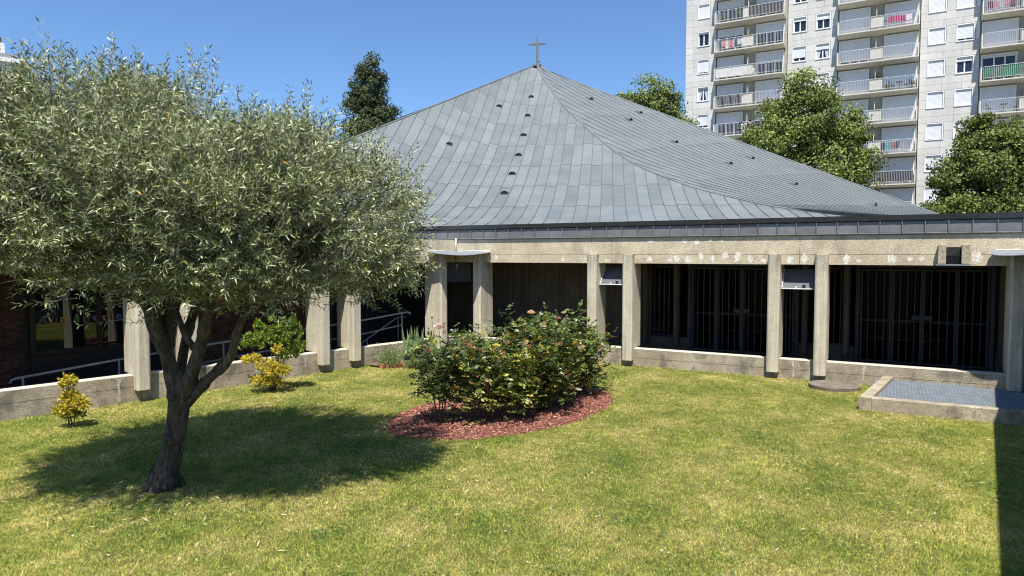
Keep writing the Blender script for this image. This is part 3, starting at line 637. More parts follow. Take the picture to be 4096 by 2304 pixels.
for j in js:
    wa, wb = j * SP + 0.12, (j + 1) * SP + 0.12
    ta, tb = max(tmaxF(wa), 0), max(tmaxF(wb), 0)
    if max(ta, tb) < 0.2: continue
    seam_line(F3, wa, ta, 0.0, 0.035, 0.013)
    st = 0.16 if j % 2 else -0.0
    for r_ in range(len(rowsF) - 1):
        lo = rowsF[r_] + (st if r_ else 0); hi = rowsF[r_ + 1] + st
        if lo >= max(ta, tb): break
        vs, fs_ = panel_geo(F3, min(lo, ta), min(hi, ta), min(lo, tb), min(hi, tb), wa, wb, 0.016)
        if r_ and min(lo, ta) < ta and min(lo, tb) < tb:
            pa, pb_ = F3(lo, wa), F3(lo, wb); pc, pd = F3(lo - 0.022, wa), F3(lo - 0.022, wb); up_ = np.array([0, 0, 0.020]); dn_ = np.array([0, 0, -0.02])
            joints_.add([ch(q_) for q_ in (pa + up_, pb_ + up_, pd + up_, pc + up_, pd + dn_, pc + dn_)], [(0, 1, 2, 3), (3, 2, 4, 5)])
        if cntp < 300 and -15 < j < 31: MB().add(vs, fs_).build('panel', m_zinc, roof); cntp += 1
        else: restp.add(vs, fs_)
w2max = TT * TL; oo = np.argsort(h_w); hws, hts = h_w[oo], h_t[oo]; RB = -3.2
def tmaxR(w_):
    if w_ <= 0:
        return float(np.interp(w_, hws, hts)) if w_ >= hws[0] else -9.0
    return TT - w_ / TL
SR = 0.58; jj = int(h_w.min() / SR) - 1
for j in range(jj, int(w2max / SR) + 1):
    wa, wb = j * SR, (j + 1) * SR
    ta, tb = tmaxR(wa), tmaxR(wb)
    if max(ta, tb) < RB + 0.3: continue
    if ta > RB + 0.6: seam_line(R3, wa, ta - 0.25, RB, 0.032, 0.014, 0.8)
    ta, tb = max(ta, RB), max(tb, RB)
    for lo, hi in ((RB, 0), (0, 4.2), (4.2, 8.4), (8.4, 12.6), (12.6, 16.8), (16.8, 21), (21, 24)):
        if lo >= max(ta, tb): break
        vs, fs_ = panel_geo(R3, min(lo, ta), min(hi, ta), min(lo, tb), min(hi, tb), wa, wb, 0.012, 5); restp.add(vs, fs_)
tag(restp.build('roof_panels', m_zincr, roof), kind='stuff')
tag(seams.build('standing_seams', m_seam, roof), kind='stuff')
tag(joints_.build('cross_joints', plain('zinc_joint', (0.13, 0.14, 0.145), 0.6, 0.1), roof), kind='stuff')
hc = [ch(F3(np.interp(q, np.linspace(0, 1, len(H1)), H1[:, 0]), np.interp(q, np.linspace(0, 1, len(H1)), H1[:, 1])) + np.array([0, 0, 0.02])) for q in np.linspace(0, 0.9, 50)]
MB().tube(hc, 0.035, 6).build('hip_cap', m_zincr, roof)
MB().tube([ch(F3(TT - r_, -r_ * TL) + np.array([0, 0, 0.01])) for r_ in np.linspace(0, 24, 30)], 0.05, 6).build('hip_cap', m_zincr, roof)
MB().tube([ch(R3(TT - r_, r_ * TL) + np.array([0, 0, 0.01])) for r_ in np.linspace(0, 24, 30)], 0.05, 6).build('hip_cap', m_zincr, roof)
# half-round roof vents
m_vent = plain('vent_mesh', (0.02, 0.02, 0.022), 0.7)
def vent(S3, t_, w_, g2):
    p = S3(t_, w_); q = S3(t_ + 0.6, w_); dirn = (q - p) / np.linalg.norm(q - p); e = (eF if S3 is F3 else eRr)
    n = 9; r_ = 0.17; a = []; back = []
    for k in range(n):
        an = math.pi * k / (n - 1); off = np.array([e[0], e[1], 0]) * math.cos(an) * r_ + np.array([0, 0, 1]) * math.sin(an) * r_ * 1.0
        a.append(ch(p + off + np.array([0, 0, 0.0])))
        back.append(ch(p + dirn * 0.42 + np.array([e[0], e[1], 0]) * math.cos(an) * r_ * 0.9 + np.array([0, 0, 0.01])))
    mb = MB().add(a + back, [(k, k + 1, n + k + 1, n + k) for k in range(n - 1)]); vv = mb.build('roof_vent', m_seam, roof)
    ins = [tuple(np.array(x) + np.array(ch(p + dirn * 0.03)) - np.array(ch(p))) for x in a]
    MB().add(ins, [tuple(range(n))]).build('mesh_screen', m_vent, vv)
for t_, w_ in ((18.95, 0.16), (17.27, -1.48), (16.52, 0.24), (14.13, 0.31), (11.75, 0.35), (9.49, 0.36), (11.94, -3.11), (6.99, 0.38)): vent(F3, t_, w_, gF)
def px_R(px, py):                     # where a sight line meets the right slope
    a = (px - 2048) / 2731; e_ = (1016 - py) / 2731; best = None
    for d in np.arange(18, 44, 0.05):
        x, y, z = a * d, d, 2.8 + e_ * d; q = np.array([x, y]) - AP[:2]; t_ = TT - q @ gRr; w_ = q @ eRr
        if 0 < t_ < 24 and np.interp(t_, h_t, h_w) < w_ < (TT - t_) * TL and z < zRw(t_, w_): return t_, w_
    return None
for q in ((2364, 410), (2560, 463), (2520, 491), (2702, 579), (3006, 642), (2919, 663), (3180, 745), (3498, 827)):
    r_ = px_R(*q)
    if r_: vent(R3, r_[0], r_[1], gRr)
# cross on the apex
cr = empty('rooftop_cross', (AP[0], AP[1], AP[2] - 0.05), R(-10), 'slender metal cross standing on the roof apex', 'cross')
m_cross = plain('cross_metal', (0.155, 0.145, 0.13), 0.6, 0.2)
MB().loft([(-0.07, -0.04, 0.05), (0.07, -0.04, 0.05), (0.07, 0.04, 0.05), (-0.07, 0.04, 0.05)], [(-0.075, -0.04, 1.1), (0.075, -0.04, 1.1), (0.075, 0.04, 1.1), (-0.075, 0.04, 1.1)]).build('upright', m_cross, cr)
MB().loft([(-0.075, -0.04, 1.101), (0.075, -0.04, 1.101), (0.075, 0.04, 1.101), (-0.075, 0.04, 1.101)], [(-0.05, -0.02, 1.80), (0.05, -0.02, 1.80), (0.05, 0.02, 1.80), (-0.05, 0.02, 1.80)]).build('upright', m_cross, cr)
for s_ in (-1, 1):
    for dz in (-0.055, 0.02): MB().loft([(s_ * 0.077, -0.03, 1.33 + dz), (s_ * 0.077, 0.03, 1.33 + dz), (s_ * 0.077, 0.03, 1.395 + dz), (s_ * 0.077, -0.03, 1.395 + dz)], [(s_ * 0.58, -0.02, 1.335 + dz * 0.5), (s_ * 0.58, 0.02, 1.335 + dz * 0.5), (s_ * 0.58, 0.02, 1.36 + dz * 0.5), (s_ * 0.58, -0.02, 1.36 + dz * 0.5)]).build('arm', m_cross, cr)
MB().prism([(0.30 * math.cos(a), 0.30 * math.sin(a)) for a in np.linspace(0, 2 * math.pi, 9)[:-1]], -0.12, 0.045).build('base_cap', m_zincr, cr)
MB().box(0.03, 0.20, -0.02, 0.02, 0.20, 0.24).build('bracket', m_frame, cr)

# ------------------------------------------------------------------ apartment block
B0 = np.array([17.97, 70.2]); FH = 2.72
apt = empty('apartment_block', (B0[0], B0[1], -0.45), aR, 'tall pale apartment block with balconies and roller shutters', 'building')
ZO = 0.45
def fz(k): return 22.62 + FH * (k - 3) + ZO           # floor level in the block's own height
KMIN, KMAX = -5, 8
WC = {'A': (0.78, 2.02), 'B': (9.70, 11.0), 'C': (11.68, 13.0), 'D': (20.66, 22.03), 'E': (22.71, 24.10)}
ZONE = [(-0.36, 2.66, ['A']), (9.30, 13.58, ['B', 'C']), (20.12, 24.42, ['D', 'E'])]
BALC = [(2.70, 9.26), (13.62, 20.08), (24.46, 31.0)]
END = 31.1
core = MB(); core.box(-0.34, END, 0.30, 13.0, 0.0, fz(KMAX + 1))
core.build('wall', m_aptj, apt)
for x0, x1, cs in ZONE:                                # backing behind the cladding panels, pierced by the windows
    cols_ = [WC[c_] for c_ in cs]; xs = [x0 + 0.01] + sum([[a, b_] for a, b_ in cols_], []) + [x1 - 0.01]; mb = MB()
    for q in range(0, len(xs), 2): mb.box(xs[q], xs[q + 1], 0.035, 0.299, 0.0, fz(KMAX + 1))
    for a, b_ in cols_:
        zz = 0.0
        for k in range(KMIN, KMAX + 1): mb.box(a + 0.001, b_ - 0.001, 0.036, 0.298, zz, fz(k) + 0.95); zz = fz(k) + 2.43
        mb.box(a + 0.001, b_ - 0.001, 0.036, 0.298, zz, fz(KMAX + 1))
    mb.build('wall', m_aptj, apt)
for x0, x1 in BALC: MB().box(x0, x1, 0.20, 0.299, 0.0, fz(KMAX + 1)).build('wall', m_loggia, apt)
MB().box(-0.36, END + 0.1, -0.15, 13.1, fz(KMAX + 1) + 0.001, fz(KMAX + 1) + 0.45).build('parapet', m_aptw, apt)
PN = MB().box(0, 1, 0, 1, 0, 1).mesh('panel', m_apt)
restq = MB()
for k in range(KMIN, KMAX + 1):
    for (za, zb, win) in ((0.26, 0.95, False), (0.95, 1.69, True), (1.69, 2.43, True), (2.43, 2.98, False)):
        for x0, x1, cs in ZONE:
            iv_ = [(x0, x1)]
            if win:
                xs = [x0] + sum([[WC[c_][0], WC[c_][1]] for c_ in cs], []) + [x1]; iv_ = [(xs[q], xs[q + 1]) for q in range(0, len(xs), 2)]
            for a, b_ in iv_:
                if x0 < 0 and a < 0: cuts = [a, 0.40] + ([b_] if b_ > 0.42 else [])
                else: cuts = [a]; 
                if cuts[-1] < b_:
                    n = max(1, int(round((b_ - cuts[-1]) / 1.7))); st = cuts[-1]; shift = rnd.choice((-0.25, 0.0, 0.25)) if n > 1 else 0
                    cuts += [st + (b_ - st) * (q + 1) / n + (shift if q < n - 1 else 0) for q in range(n)]
                for p, q in zip(cuts[:-1], cuts[1:]):
                    yo = -0.03 if q <= 0.41 else 0.0
                    if -2 <= k <= 4: mobj('panel', PN, apt, loc=(p + 0.008, yo, fz(k) + za + 0.008), scale=(q - p - 0.016, 0.034 - yo, zb - za - 0.016))
                    else: restq.box(p + 0.012, q - 0.012, yo, 0.034, fz(k) + za + 0.012, fz(k) + zb - 0.012)
tag(restq.build('cladding_panels', m_apt, apt), kind='stuff')
SH = {('A', 4): 1, ('A', 3): .14, ('A', 2): .88, ('A', 1): .1, ('A', 0): .8, ('B', 4): .3, ('B', 3): .25, ('B', 2): .74, ('B', 1): .3, ('C', 4): .5, ('C', 3): .36, ('C', 2): .36, ('C', 1): .95, ('C', 0): .9,
      ('D', 4): 1, ('D', 3): 1, ('D', 2): 1, ('D', 1): .97, ('D', 0): 1, ('D', -1): .95, ('D', -2): .76, ('D', -3): 1, ('E', 4): .97, ('E', 3): .97, ('E', 2): .86, ('E', 1): .26, ('E', 0): .97, ('E', -1): .95, ('E', -2): .9}
m_slat, t, b, o = newmat('roller_shutter_slats')
wv = nd(t, 'ShaderNodeTexWave', {'Vector': posn(t), 'Scale': 3.2, 'Distortion': 0.0}, bands_direction='Z')
t.links.new(mix(t, wv.outputs['Fac'], (0.61, 0.615, 0.63), (0.67, 0.675, 0.685)), b.inputs['Base Color']); b.inputs['Roughness'].default_value = 0.6
bn = nd(t, 'ShaderNodeBump', {'Strength': 0.4, 'Distance': 0.01, 'Height': wv.outputs['Fac']}); t.links.new(bn.outputs[0], b.inputs['Normal'])
m_curt = textile('curtain_cloth', (0.55, 0.58, 0.62))
def opening(name, x0, x1, z0, z1, shut, yb, split, proud=0.045, curtain=False):
    fr = MB(); e = 0.085
    fr.box(x0 - 0.04, x0 + e - 0.04, -proud + yb, yb + 0.10, z0, z1); fr.box(x1 - e + 0.04, x1 + 0.04, -proud + yb, yb + 0.10, z0, z1)
    fr.box(x0 + e - 0.04, x1 - e + 0.04, -proud + yb, yb + 0.10, z1 - e, z1); fr.box(x0 - 0.06, x1 + 0.06, -proud - 0.05 + yb, yb + 0.10, z0 - 0.07, z0 - 0.001)
    root = bpy.data.objects.new(name, fr.mesh(name, m_white)); link(root, apt)
    a, b_ = x0 + 0.046, x1 - 0.046; zt = z1 - 0.09
    zs = zt - shut * (zt - z0)
    if shut > 0.02: MB().box(a, b_, yb + 0.05, yb + 0.075, max(zs, z0 + 0.005), zt).build('shutter', m_slat, root)
    if shut < 0.99:
        MB().box(a, b_, yb + 0.155, yb + 0.165, z0 + 0.002, zs + 0.02).build('pane', m_aglass, root)
        sx = [a] + [a + (b_ - a) * s_ for s_ in split] + [b_]
        for q, x in enumerate(sx):
            xa = x if q == 0 else (x - 0.07 if q == len(sx) - 1 else x - 0.05); MB().box(xa, xa + (0.07 if q in (0, len(sx) - 1) else 0.10), yb + 0.11, yb + 0.154, z0 + 0.002, zs + 0.01).build('casement', m_white, root)
        MB().box(a + 0.071, b_ - 0.071, yb + 0.112, yb + 0.152, z0 + 0.003, z0 + 0.08).build('sill_rail', m_white, root)
        if curtain:
            for s_ in (-1, 1):
                xm = (a + b_) / 2; MB().loft([(xm + s_ * 0.05, yb + 0.145, z1 - 0.2), (xm + s_ * 0.5, yb + 0.145, z1 - 0.2), (xm + s_ * 0.5, yb + 0.15, z1 - 0.2), (xm + s_ * 0.05, yb + 0.15, z1 - 0.2)], [(xm + s_ * 0.30, yb + 0.145, z0 + 0.1), (xm + s_ * 0.5, yb + 0.145, z0 + 0.1), (xm + s_ * 0.5, yb + 0.15, z0 + 0.1), (xm + s_ * 0.30, yb + 0.15, z0 + 0.1)]).build('curtain', m_curt, root)
    return root
for k in range(-4, 7):
    for c_, (a, b_) in WC.items():
        opening('window', a + 0.06, b_ - 0.06, fz(k) + 1.0, fz(k) + 2.41, SH.get((c_, k), rnd.choice((1, .95, .8, .3))), 0.04, (0.5,), curtain=(c_, k) in (('A', 1), ('C', 2)))
RAILB = {}
def rail_mesh(Lx):
    mb = MB(); mb.box(0, Lx, -0.02, 0.02, 1.04, 1.075); mb.box(0, Lx, -0.015, 0.015, 0.12, 0.145)
    n = int(Lx / 0.125)
    for q in range(n + 1): x = q * Lx / n; mb.box(x - 0.009, x + 0.009, -0.009, 0.009, 0.02, 1.04)
    return mb.mesh('railing', m_arail)
RL = rail_mesh(6.0)
DSH = {(0, 4): (.30, .35), (0, 3): (.30, .38), (0, 2): (.50, .45), (0, 1): (.45, .85), (0, 0): (.45, .4), (1, 4): (.9, 1), (1, 3): (1, 1), (1, 2): (.83, 1), (1, 1): (1, 1), (1, 0): (1, .93), (1, -1): (1, .95), (1, -2): (1, .95), (1, -3): (1, 1), (2, 3): (.95, 1), (2, 2): (1, 1), (2, 1): (.1, .1), (2, 0): (1, 1)}
YP = -1.15
SLAB = MB().add([(0, YP, -0.05), (6.4, YP, -0.05), (6.4, YP, -0.16), (0, YP, -0.16), (0, 0.2, -0.02), (6.4, 0.2, -0.02), (6.4, 0.2, -0.30), (0, 0.2, -0.30), (0, YP + 0.15, -0.24), (6.4, YP + 0.15, -0.24)],
                [(0, 1, 2, 3), (0, 4, 5, 1), (3, 2, 9, 8), (8, 9, 6, 7), (4, 7, 6, 5), (0, 3, 8, 7, 4), (1, 5, 6, 9, 2)]).mesh('balcony', m_aptw)
SIDE = MB().add([(0, YP + 0.02, -0.04), (0.09, YP + 0.02, -0.04), (0.09, YP + 0.14, 1.06), (0, YP + 0.14, 1.06), (0, 0.19, -0.04), (0.09, 0.19, -0.04), (0.09, 0.19, 1.06), (0, 0.19, 1.06)],
                [(0, 1, 2, 3), (1, 5, 6, 2), (5, 4, 7, 6), (4, 0, 3, 7), (3, 2, 6, 7), (0, 4, 5, 1)]).mesh('side_panel', m_aptw)
DIV = MB().box(-0.03, 0.03, -0.75, 0.19, 0.0, 1.95).mesh('divider', m_aptw)
LOWP = MB().box(0, 1.0, YP + 0.05, YP + 0.08, 0.02, 1.03).mesh('solid_panel', m_aptw)
m_scr_g = surf('green_screen', (0.02, 0.10, 0.055), (0.04, 0.17, 0.09), 3, 0.8); m_scr_d = plain('dark_screen', (0.035, 0.035, 0.042), 0.8); m_scr_w = plain('pale_screen', (0.62, 0.60, 0.56), 0.8)
for bi, (x0, x1) in enumerate(BALC):
    for k in range(-4, 7):
        z = fz(k); bl = mobj('balcony', SLAB, apt, loc=(x0, 0, z))
        mobj('side_panel', SIDE, bl); mobj('side_panel', SIDE, bl, loc=(6.31, 0, 0)); mobj('railing', RL, bl, loc=(0.2, YP + 0.04, 0)); mobj('divider', DIV, bl, loc=(3.1, 0, 0)); mobj('solid_panel', LOWP, bl, loc=(2.75 - 0.1, 0.02, 0))
        d1 = (x0 + 0.12, x0 + 2.55); d2 = (x0 + 3.75, x0 + 6.25); s1, s2 = DSH.get((bi, k), (rnd.choice((1, .9, .5)), rnd.choice((1, .9, .6))))
        opening('balcony_door', d1[0], d1[1], z + 0.02, z + 2.30, s1, 0.03, (0.36, 0.68), 0.02); opening('balcony_door', d2[0], d2[1], z + 0.02, z + 2.30, s2, 0.03, (0.36, 0.68), 0.02)
        scr = {(1, -2): (m_scr_d, 2.9, 6.2), (2, 1): (m_scr_g, 0.2, 6.2), (0, 4): (m_scr_d, 3.2, 6.2), (0, 2): (m_scr_w, 0.2, 3.1), (1, -3): (m_scr_w, 3.0, 6.2), (2, 3): (m_scr_d, 3.4, 6.2)}.get((bi, k))
        if scr: MB().box(scr[1], scr[2], YP + 0.065, YP + 0.078, 0.08, 1.02).build('screen', scr[0], bl)

# things left out on the balconies
def bpt(bi, k, x, y=-0.55):
    xx = BALC[bi][0] + x; p = B0 + uR * xx + nR * y; return (p[0], p[1], fz(k) - 0.45)
def laundry(bi, k, x, cols_, label, wd=1.3):
    g = empty('drying_rack', bpt(bi, k, x), aR, label, 'drying rack', 'laundry racks on balconies')
    mb = MB()
    for s_ in (-1, 1): mb.tube([(s_ * wd / 2, -0.25, -0.04), (s_ * wd / 2, 0.25, 0.95)], 0.012, 5); mb.tube([(s_ * wd / 2, 0.25, -0.04), (s_ * wd / 2, -0.25, 0.95)], 0.012, 5)
    for y in (-0.25, -0.08, 0.1, 0.25): mb.tube([(-wd / 2, y, 0.95), (wd / 2, y, 0.95)], 0.008, 5)
    mb.build('frame', m_white, g)
    for q, cl in enumerate(cols_):
        x_ = -wd / 2 + (q + 0.5) * wd / len(cols_); h = rnd.uniform(0.45, 0.8); y = rnd.choice((-0.25, -0.08)); hw = wd / len(cols_) * 0.46
        vs = []
        for i_ in range(5):
            for j_ in range(4): vs.append((x_ + hw * (i_ / 2 - 1), y + 0.03 * math.sin(i_ * 2.1 + j_ + q), 0.965 - h * j_ / 3 + 0.03 * math.sin(i_ + q)))
        MB().add(vs, [(i_ * 4 + j_, i_ * 4 + j_ + 1, i_ * 4 + j_ + 5, i_ * 4 + j_ + 4) for i_ in range(4) for j_ in range(3)]).build('cloth', textile('laundry_cloth', cl), g, smooth=True)
laundry(0, 3, 1.3, [(0.6, .25, .3), (.75, .6, .55), (.6, .12, .15), (.7, .35, .4)], 'drying rack of pink and red clothes on the second balcony from the top left')
laundry(0, 3, 2.3, [(.05, .05, .07), (.55, .62, .7), (.75, .74, .7)], 'drying rack of white and dark clothes beside the pink laundry', 0.9)
laundry(0, 2, 2.0, [(.62, .74, .74), (.78, .77, .75), (.8, .78, .74)], 'white sheets drying on the third balcony down at left', 1.4)
laundry(1, 3, 4.9, [(.42, .01, .10), (.50, .02, .14), (.40, .01, .10), (.72, .66, .68)], 'crimson towels and a white cloth over the upper middle balcony', 1.8)
laundry(1, -1, 4.4, [(.03, .03, .04), (.05, .30, .32), (.30, .12, .08), (.05, .05, .06)], 'dark and turquoise clothes drying on the lower middle balcony', 1.5)
laundry(1, -1, 3.2, [(.7, .7, .68), (.25, .10, .25)], 'white and purple cloths at the left of the lower middle balcony', 1.0)
laundry(2, 3, 1.3, [(.10, .05, .06), (.45, .20, .25), (.4, .36, .34), (.55, .15, .25), (.12, .04, .05)], 'dark pink clothes drying on the top right balcony', 1.9)
laundry(2, 1, 0.7, [(.7, .7, .7), (.05, .07, .2), (.7, .45, .1)], 'white and navy clothes above the green balcony screen', 0.8)
def potted(bi, k, x, h, r_, cols_, label, ball=True, y=-0.6):
    g = empty('potted_plant', bpt(bi, k, x, y), 0, label, 'potted plant', 'potted plants on balconies')
    MB().loft([(0.11 * math.cos(a), 0.11 * math.sin(a), -0.04) for a in np.linspace(0, 2 * math.pi, 9)[:-1]], [(0.16 * math.cos(a), 0.16 * math.sin(a), 0.28) for a in np.linspace(0, 2 * math.pi, 9)[:-1]]).build('pot', plain('flower_pot', (0.06, 0.05, 0.07), 0.7), g)
    MB().tube([(0, 0, 0.2), (0.02, 0.01, h * 0.6)], 0.02, 6).build('stem', m_barkf, g)
    n = 260; P_ = rand_dir(n) * (rng.random((n, 1)) ** 0.4) * r_ + np.array([0, 0, h]); mobj('foliage', leafmesh('foliage', P_, rand_dir(n), rand_dir(n), 0.10, 0.06, pick_cols(n, cols_, [1] * len(cols_)), m_leaf_shrub), g)
GREENS = [(0.05, 0.08, 0.03), (0.10, 0.14, 0.05), (0.14, 0.17, 0.07)]
potted(1, 1, 3.35, 1.25, 0.42, GREENS, 'round-headed potted tree on the middle balcony beside folding chairs')
potted(1, 1, 5.95, 0.5, 0.2, GREENS, 'small potted plant at the right end of the folding chairs')
potted(1, 1, 4.05, 0.38, 0.2, GREENS, 'low potted plant left of the folding chairs')
for q, x in enumerate((0.5, 1.0, 1.5, 2.3, 2.8)):
    potted(0, 1, x, 0.95, 0.2, GREENS + [(0.45, 0.04, 0.05)], ['leafy pot at the far left of the flower balcony', 'red geranium pot second on the flower balcony', 'red geranium pot third on the flower balcony', 'leafy pot fourth on the flower balcony', 'red flowering pot at the right end of the flower balcony'][q], y=-0.9)
potted(0, 4, 0.7, 0.6, 0.35, GREENS, 'bushy potted plant on the highest left balcony'); potted(0, 4, 2.0, 0.8, 0.35, GREENS, 'taller potted plant right of the bushy one on the highest left balcony')
potted(0, 3, 3.25, 1.2, 0.22, [(0.22, 0.28, 0.05), (0.16, 0.22, 0.05)], 'yellow-green climbing plant at the balcony divider')
def chair(bi, k, x, label, rz=0.0, cl=(0.05, 0.05, 0.05)):
    g = empty('folding_chair', bpt(bi, k, x), aR + rz, label, 'chair', 'chairs on balconies'); mt = plain('chair_metal', cl, 0.5)
    MB().box(-0.2, 0.2, -0.2, 0.2, 0.42, 0.45).build('seat', mt, g); MB().box(-0.2, 0.2, 0.19, 0.21, 0.62, 0.88).build('backrest', mt, g)
    for s_ in (-1, 1):
        MB().tube([(s_ * 0.19, -0.22, -0.04), (s_ * 0.19, 0.2, 0.88)], 0.013, 5).build('leg', mt, g); MB().tube([(s_ * 0.17, 0.22, -0.04), (s_ * 0.17, -0.18, 0.44)], 0.013, 5).build('leg', mt, g)
def table(bi, k, x, label):
    g = empty('balcony_table', bpt(bi, k, x), aR, label, 'table', 'tables on balconies'); mt = plain('table_metal', (0.05, 0.05, 0.05), 0.5)
    MB().prism([(0.3 * math.cos(a), 0.3 * math.sin(a)) for a in np.linspace(0, 2 * math.pi, 13)[:-1]], 0.68, 0.71).build('table_top', mt, g)
    for a in (0.3, 2.4, 4.5): MB().tube([(0.28 * math.cos(a), 0.28 * math.sin(a), -0.04), (-0.2 * math.cos(a), -0.2 * math.sin(a), 0.68)], 0.012, 5).build('leg', mt, g)
table(1, 1, 5.0, 'small round table between two folding chairs beside the potted tree'); chair(1, 1, 4.4, 'folding chair left of the small table beside the potted tree', 1.3); chair(1, 1, 5.6, 'folding chair right of the small table beside the potted tree', -1.3)
table(1, 3, 3.6, 'round table left of the crimson towels'); table(2, 0, 1.7, 'black table on the right-hand balcony above the tree'); chair(2, 0, 0.7, 'black chair left of the table on the right-hand balcony', 1.3); chair(2, 0, 2.6, 'black chair right of the table on the right-hand balcony', -1.3)
chair(0, 2, 3.5, 'white slatted chair folded by the divider on the third balcony down', 0.3, (0.75, 0.74, 0.7)); chair(1, 0, 1.3, 'dark chair at the left of the fifth middle balcony', 0.2)

# ------------------------------------------------------------------ far white house at left
wh = empty('white_apartment_house', (-46, 62, -0.45), R(38), 'white apartment house with chimney peeping over the olive tree', 'building')
wz = 20.5; MB().box(-16, 2.0, 0, 9, 0, wz).build('wall', plain('white_render', (0.66, 0.63, 0.58), 0.9), wh)
MB().box(-16.3, 2.3, -0.3, 9.3, wz + 0.001, wz + 0.35).build('cornice', m_white, wh); MB().box(-15.5, 1.5, 0.6, 8.6, wz + 0.351, wz + 0.9).build('roof', plain('grey_roof', (0.25, 0.24, 0.24), 0.9), wh)
chm = MB().box(-0.4, 0.6, 2.2, 3.2, wz + 0.9, wz + 2.2).build('chimney', plain('white_chimney', (0.72, 0.71, 0.68), 0.9), wh); MB().tube([(0.1, 2.7, wz + 2.2), (0.1, 2.7, wz + 2.75)], 0.3, 10).build('chimney_pot', plain('terracotta', (0.22, 0.12, 0.08), 0.9), chm)
for k in range(6):
    for x in (-13, -10, -7, -4, -1):
        f_ = MB().box(x - 0.65, x + 0.65, -0.05, -0.002, 2 + k * 2.9, 3.5 + k * 2.9).build('window', m_white, wh); MB().box(x - 0.55, x + 0.55, -0.06, -0.051, 2.1 + k * 2.9, 3.4 + k * 2.9).build('pane', m_aglass, f_)

# ------------------------------------------------------------------ background trees
def tree(name, label, base, trunk_h, blobs, nclump, nleaf, leaf, cols_, pr, clr, seed, group=None, upw=0.35):
    global rng
    rng = np.random.default_rng(seed); rr = random.Random(seed)
    g = empty(name, base, 0, label, 'tree', group); bz = np.array(base)
    tops = np.array([b_[0] for b_ in blobs]) - bz; mb = MB()
    top = tops.mean(0); r0 = 0.022 * (tops[:, 2].max() + 4) + 0.05
    mb.tube([(0, 0, -0.3), (0.05, 0.03, trunk_h * 0.5), tuple(np.array([0.1, 0.1, trunk_h])), tuple(top)], [r0 * 1.3, r0, r0 * 0.85, r0 * 0.3], 9, 0.1, seed=seed)
    for b_ in blobs:
        c_ = np.array(b_[0]) - bz
        for q in range(3):
            e = c_ + np.array([rr.uniform(-.6, .6) * b_[1][0], rr.uniform(-.6, .6) * b_[1][1], rr.uniform(0, .6) * b_[1][2]])
            mb.tube([(0.08, 0.08, trunk_h * rr.uniform(0.7, 1.0)), tuple((np.array([0, 0, trunk_h]) + e) / 2 + np.array([rr.uniform(-.4, .4), rr.uniform(-.4, .4), 0.3])), tuple(e)], [r0 * 0.5, r0 * 0.32, r0 * 0.08], 6, 0.1, seed=q)
    mb.build('trunk', m_barkf, g, smooth=True)
    vol = np.array([b_[1][0] * b_[1][1] * b_[1][2] for b_ in blobs]) ** 0.67; bi = rng.choice(len(blobs), nclump, p=vol / vol.sum())
    C_ = np.array([b_[0] for b_ in blobs])[bi]; S_ = np.array([b_[1] for b_ in blobs])[bi]
    dr = rand_dir(nclump); dr[:, 2] = np.where(dr[:, 2] < -0.5, -dr[:, 2] * 0.6, dr[:, 2]); rad = 0.55 + 0.55 * rng.random((nclump, 1)) ** 0.7
    cc_ = C_ + dr * S_ * rad; ctone = rng.uniform(0.75, 1.2, (nclump, 1)); csz = clr * rng.uniform(0.6, 1.35, (nclump, 1))
    ci = rng.integers(0, nclump, nleaf); dl = rand_dir(nleaf); rl = rng.random((nleaf, 1)) ** 0.45
    P_ = cc_[ci] + dl * rl * csz[ci] * np.array([1.15, 1.15, 0.75]) - bz
    out = unit(dr[ci] * 0.8 + dl * 0.7 + np.array([0, 0, upw])); Nn = unit(out + 0.75 * rand_dir(nleaf))
    D_ = unit(np.cross(Nn, rand_dir(nleaf)) + np.array([0, 0, -0.35])); col_ = pick_cols(nleaf, cols_, pr, 0.2) * ctone[ci]
    mobj('crown', leafmesh('crown', P_, D_, Nn, leaf * rng.uniform(0.7, 1.3, nleaf), leaf * 0.75 * rng.uniform(0.8, 1.2, nleaf), np.clip(col_, 0, 1), m_leaf_lime, 0.12), g)
    return g
LIME = [(0.115, 0.155, 0.028), (0.175, 0.215, 0.042), (0.065, 0.092, 0.02), (0.28, 0.31, 0.085)]
tree('lime_tree', 'large rounded lime tree in front of the apartment block', (21.0, 50, -0.4), 3.5,
     [((21.0, 50, 12.4), (2.6, 2.6, 3.6)), ((19.2, 49.7, 10.2), (2.9, 2.8, 3.2)), ((23.6, 50, 9.6), (2.4, 2.6, 3.2)), ((18.2, 50, 8.0), (2.6, 2.6, 2.8)), ((22.0, 49.5, 7.0), (3.6, 3.0, 3.2)), ((24.3, 50.3, 11.6), (1.1, 1.3, 1.7)), ((25.1, 49.6, 8.9), (1.4, 1.4, 1.5))],
     420, 62000, 0.19, LIME, (3, 4, 2, 2), 0.75, 11, 'trees behind the gallery')
tree('lime_tree', 'lime tree at the right edge above the gallery roof', (31.2, 45, -0.4), 3.0,
     [((31.6, 45, 8.6), (2.4, 2.4, 3.2)), ((29.6, 44.8, 6.9), (1.9, 2.0, 2.2)), ((33.5, 45, 7.9), (2.6, 2.6, 3.6)), ((28.0, 44.6, 5.0), (1.7, 1.7, 1.5)), ((30.5, 44.5, 4.9), (2.4, 2.2, 2.0)), ((33.2, 44.5, 5.0), (2.4, 2.4, 2.2)), ((30.4, 45, 10.6), (0.9, 0.9, 1.3))],
     380, 56000, 0.19, LIME, (4, 3, 3, 1), 0.72, 12, 'trees behind the gallery')
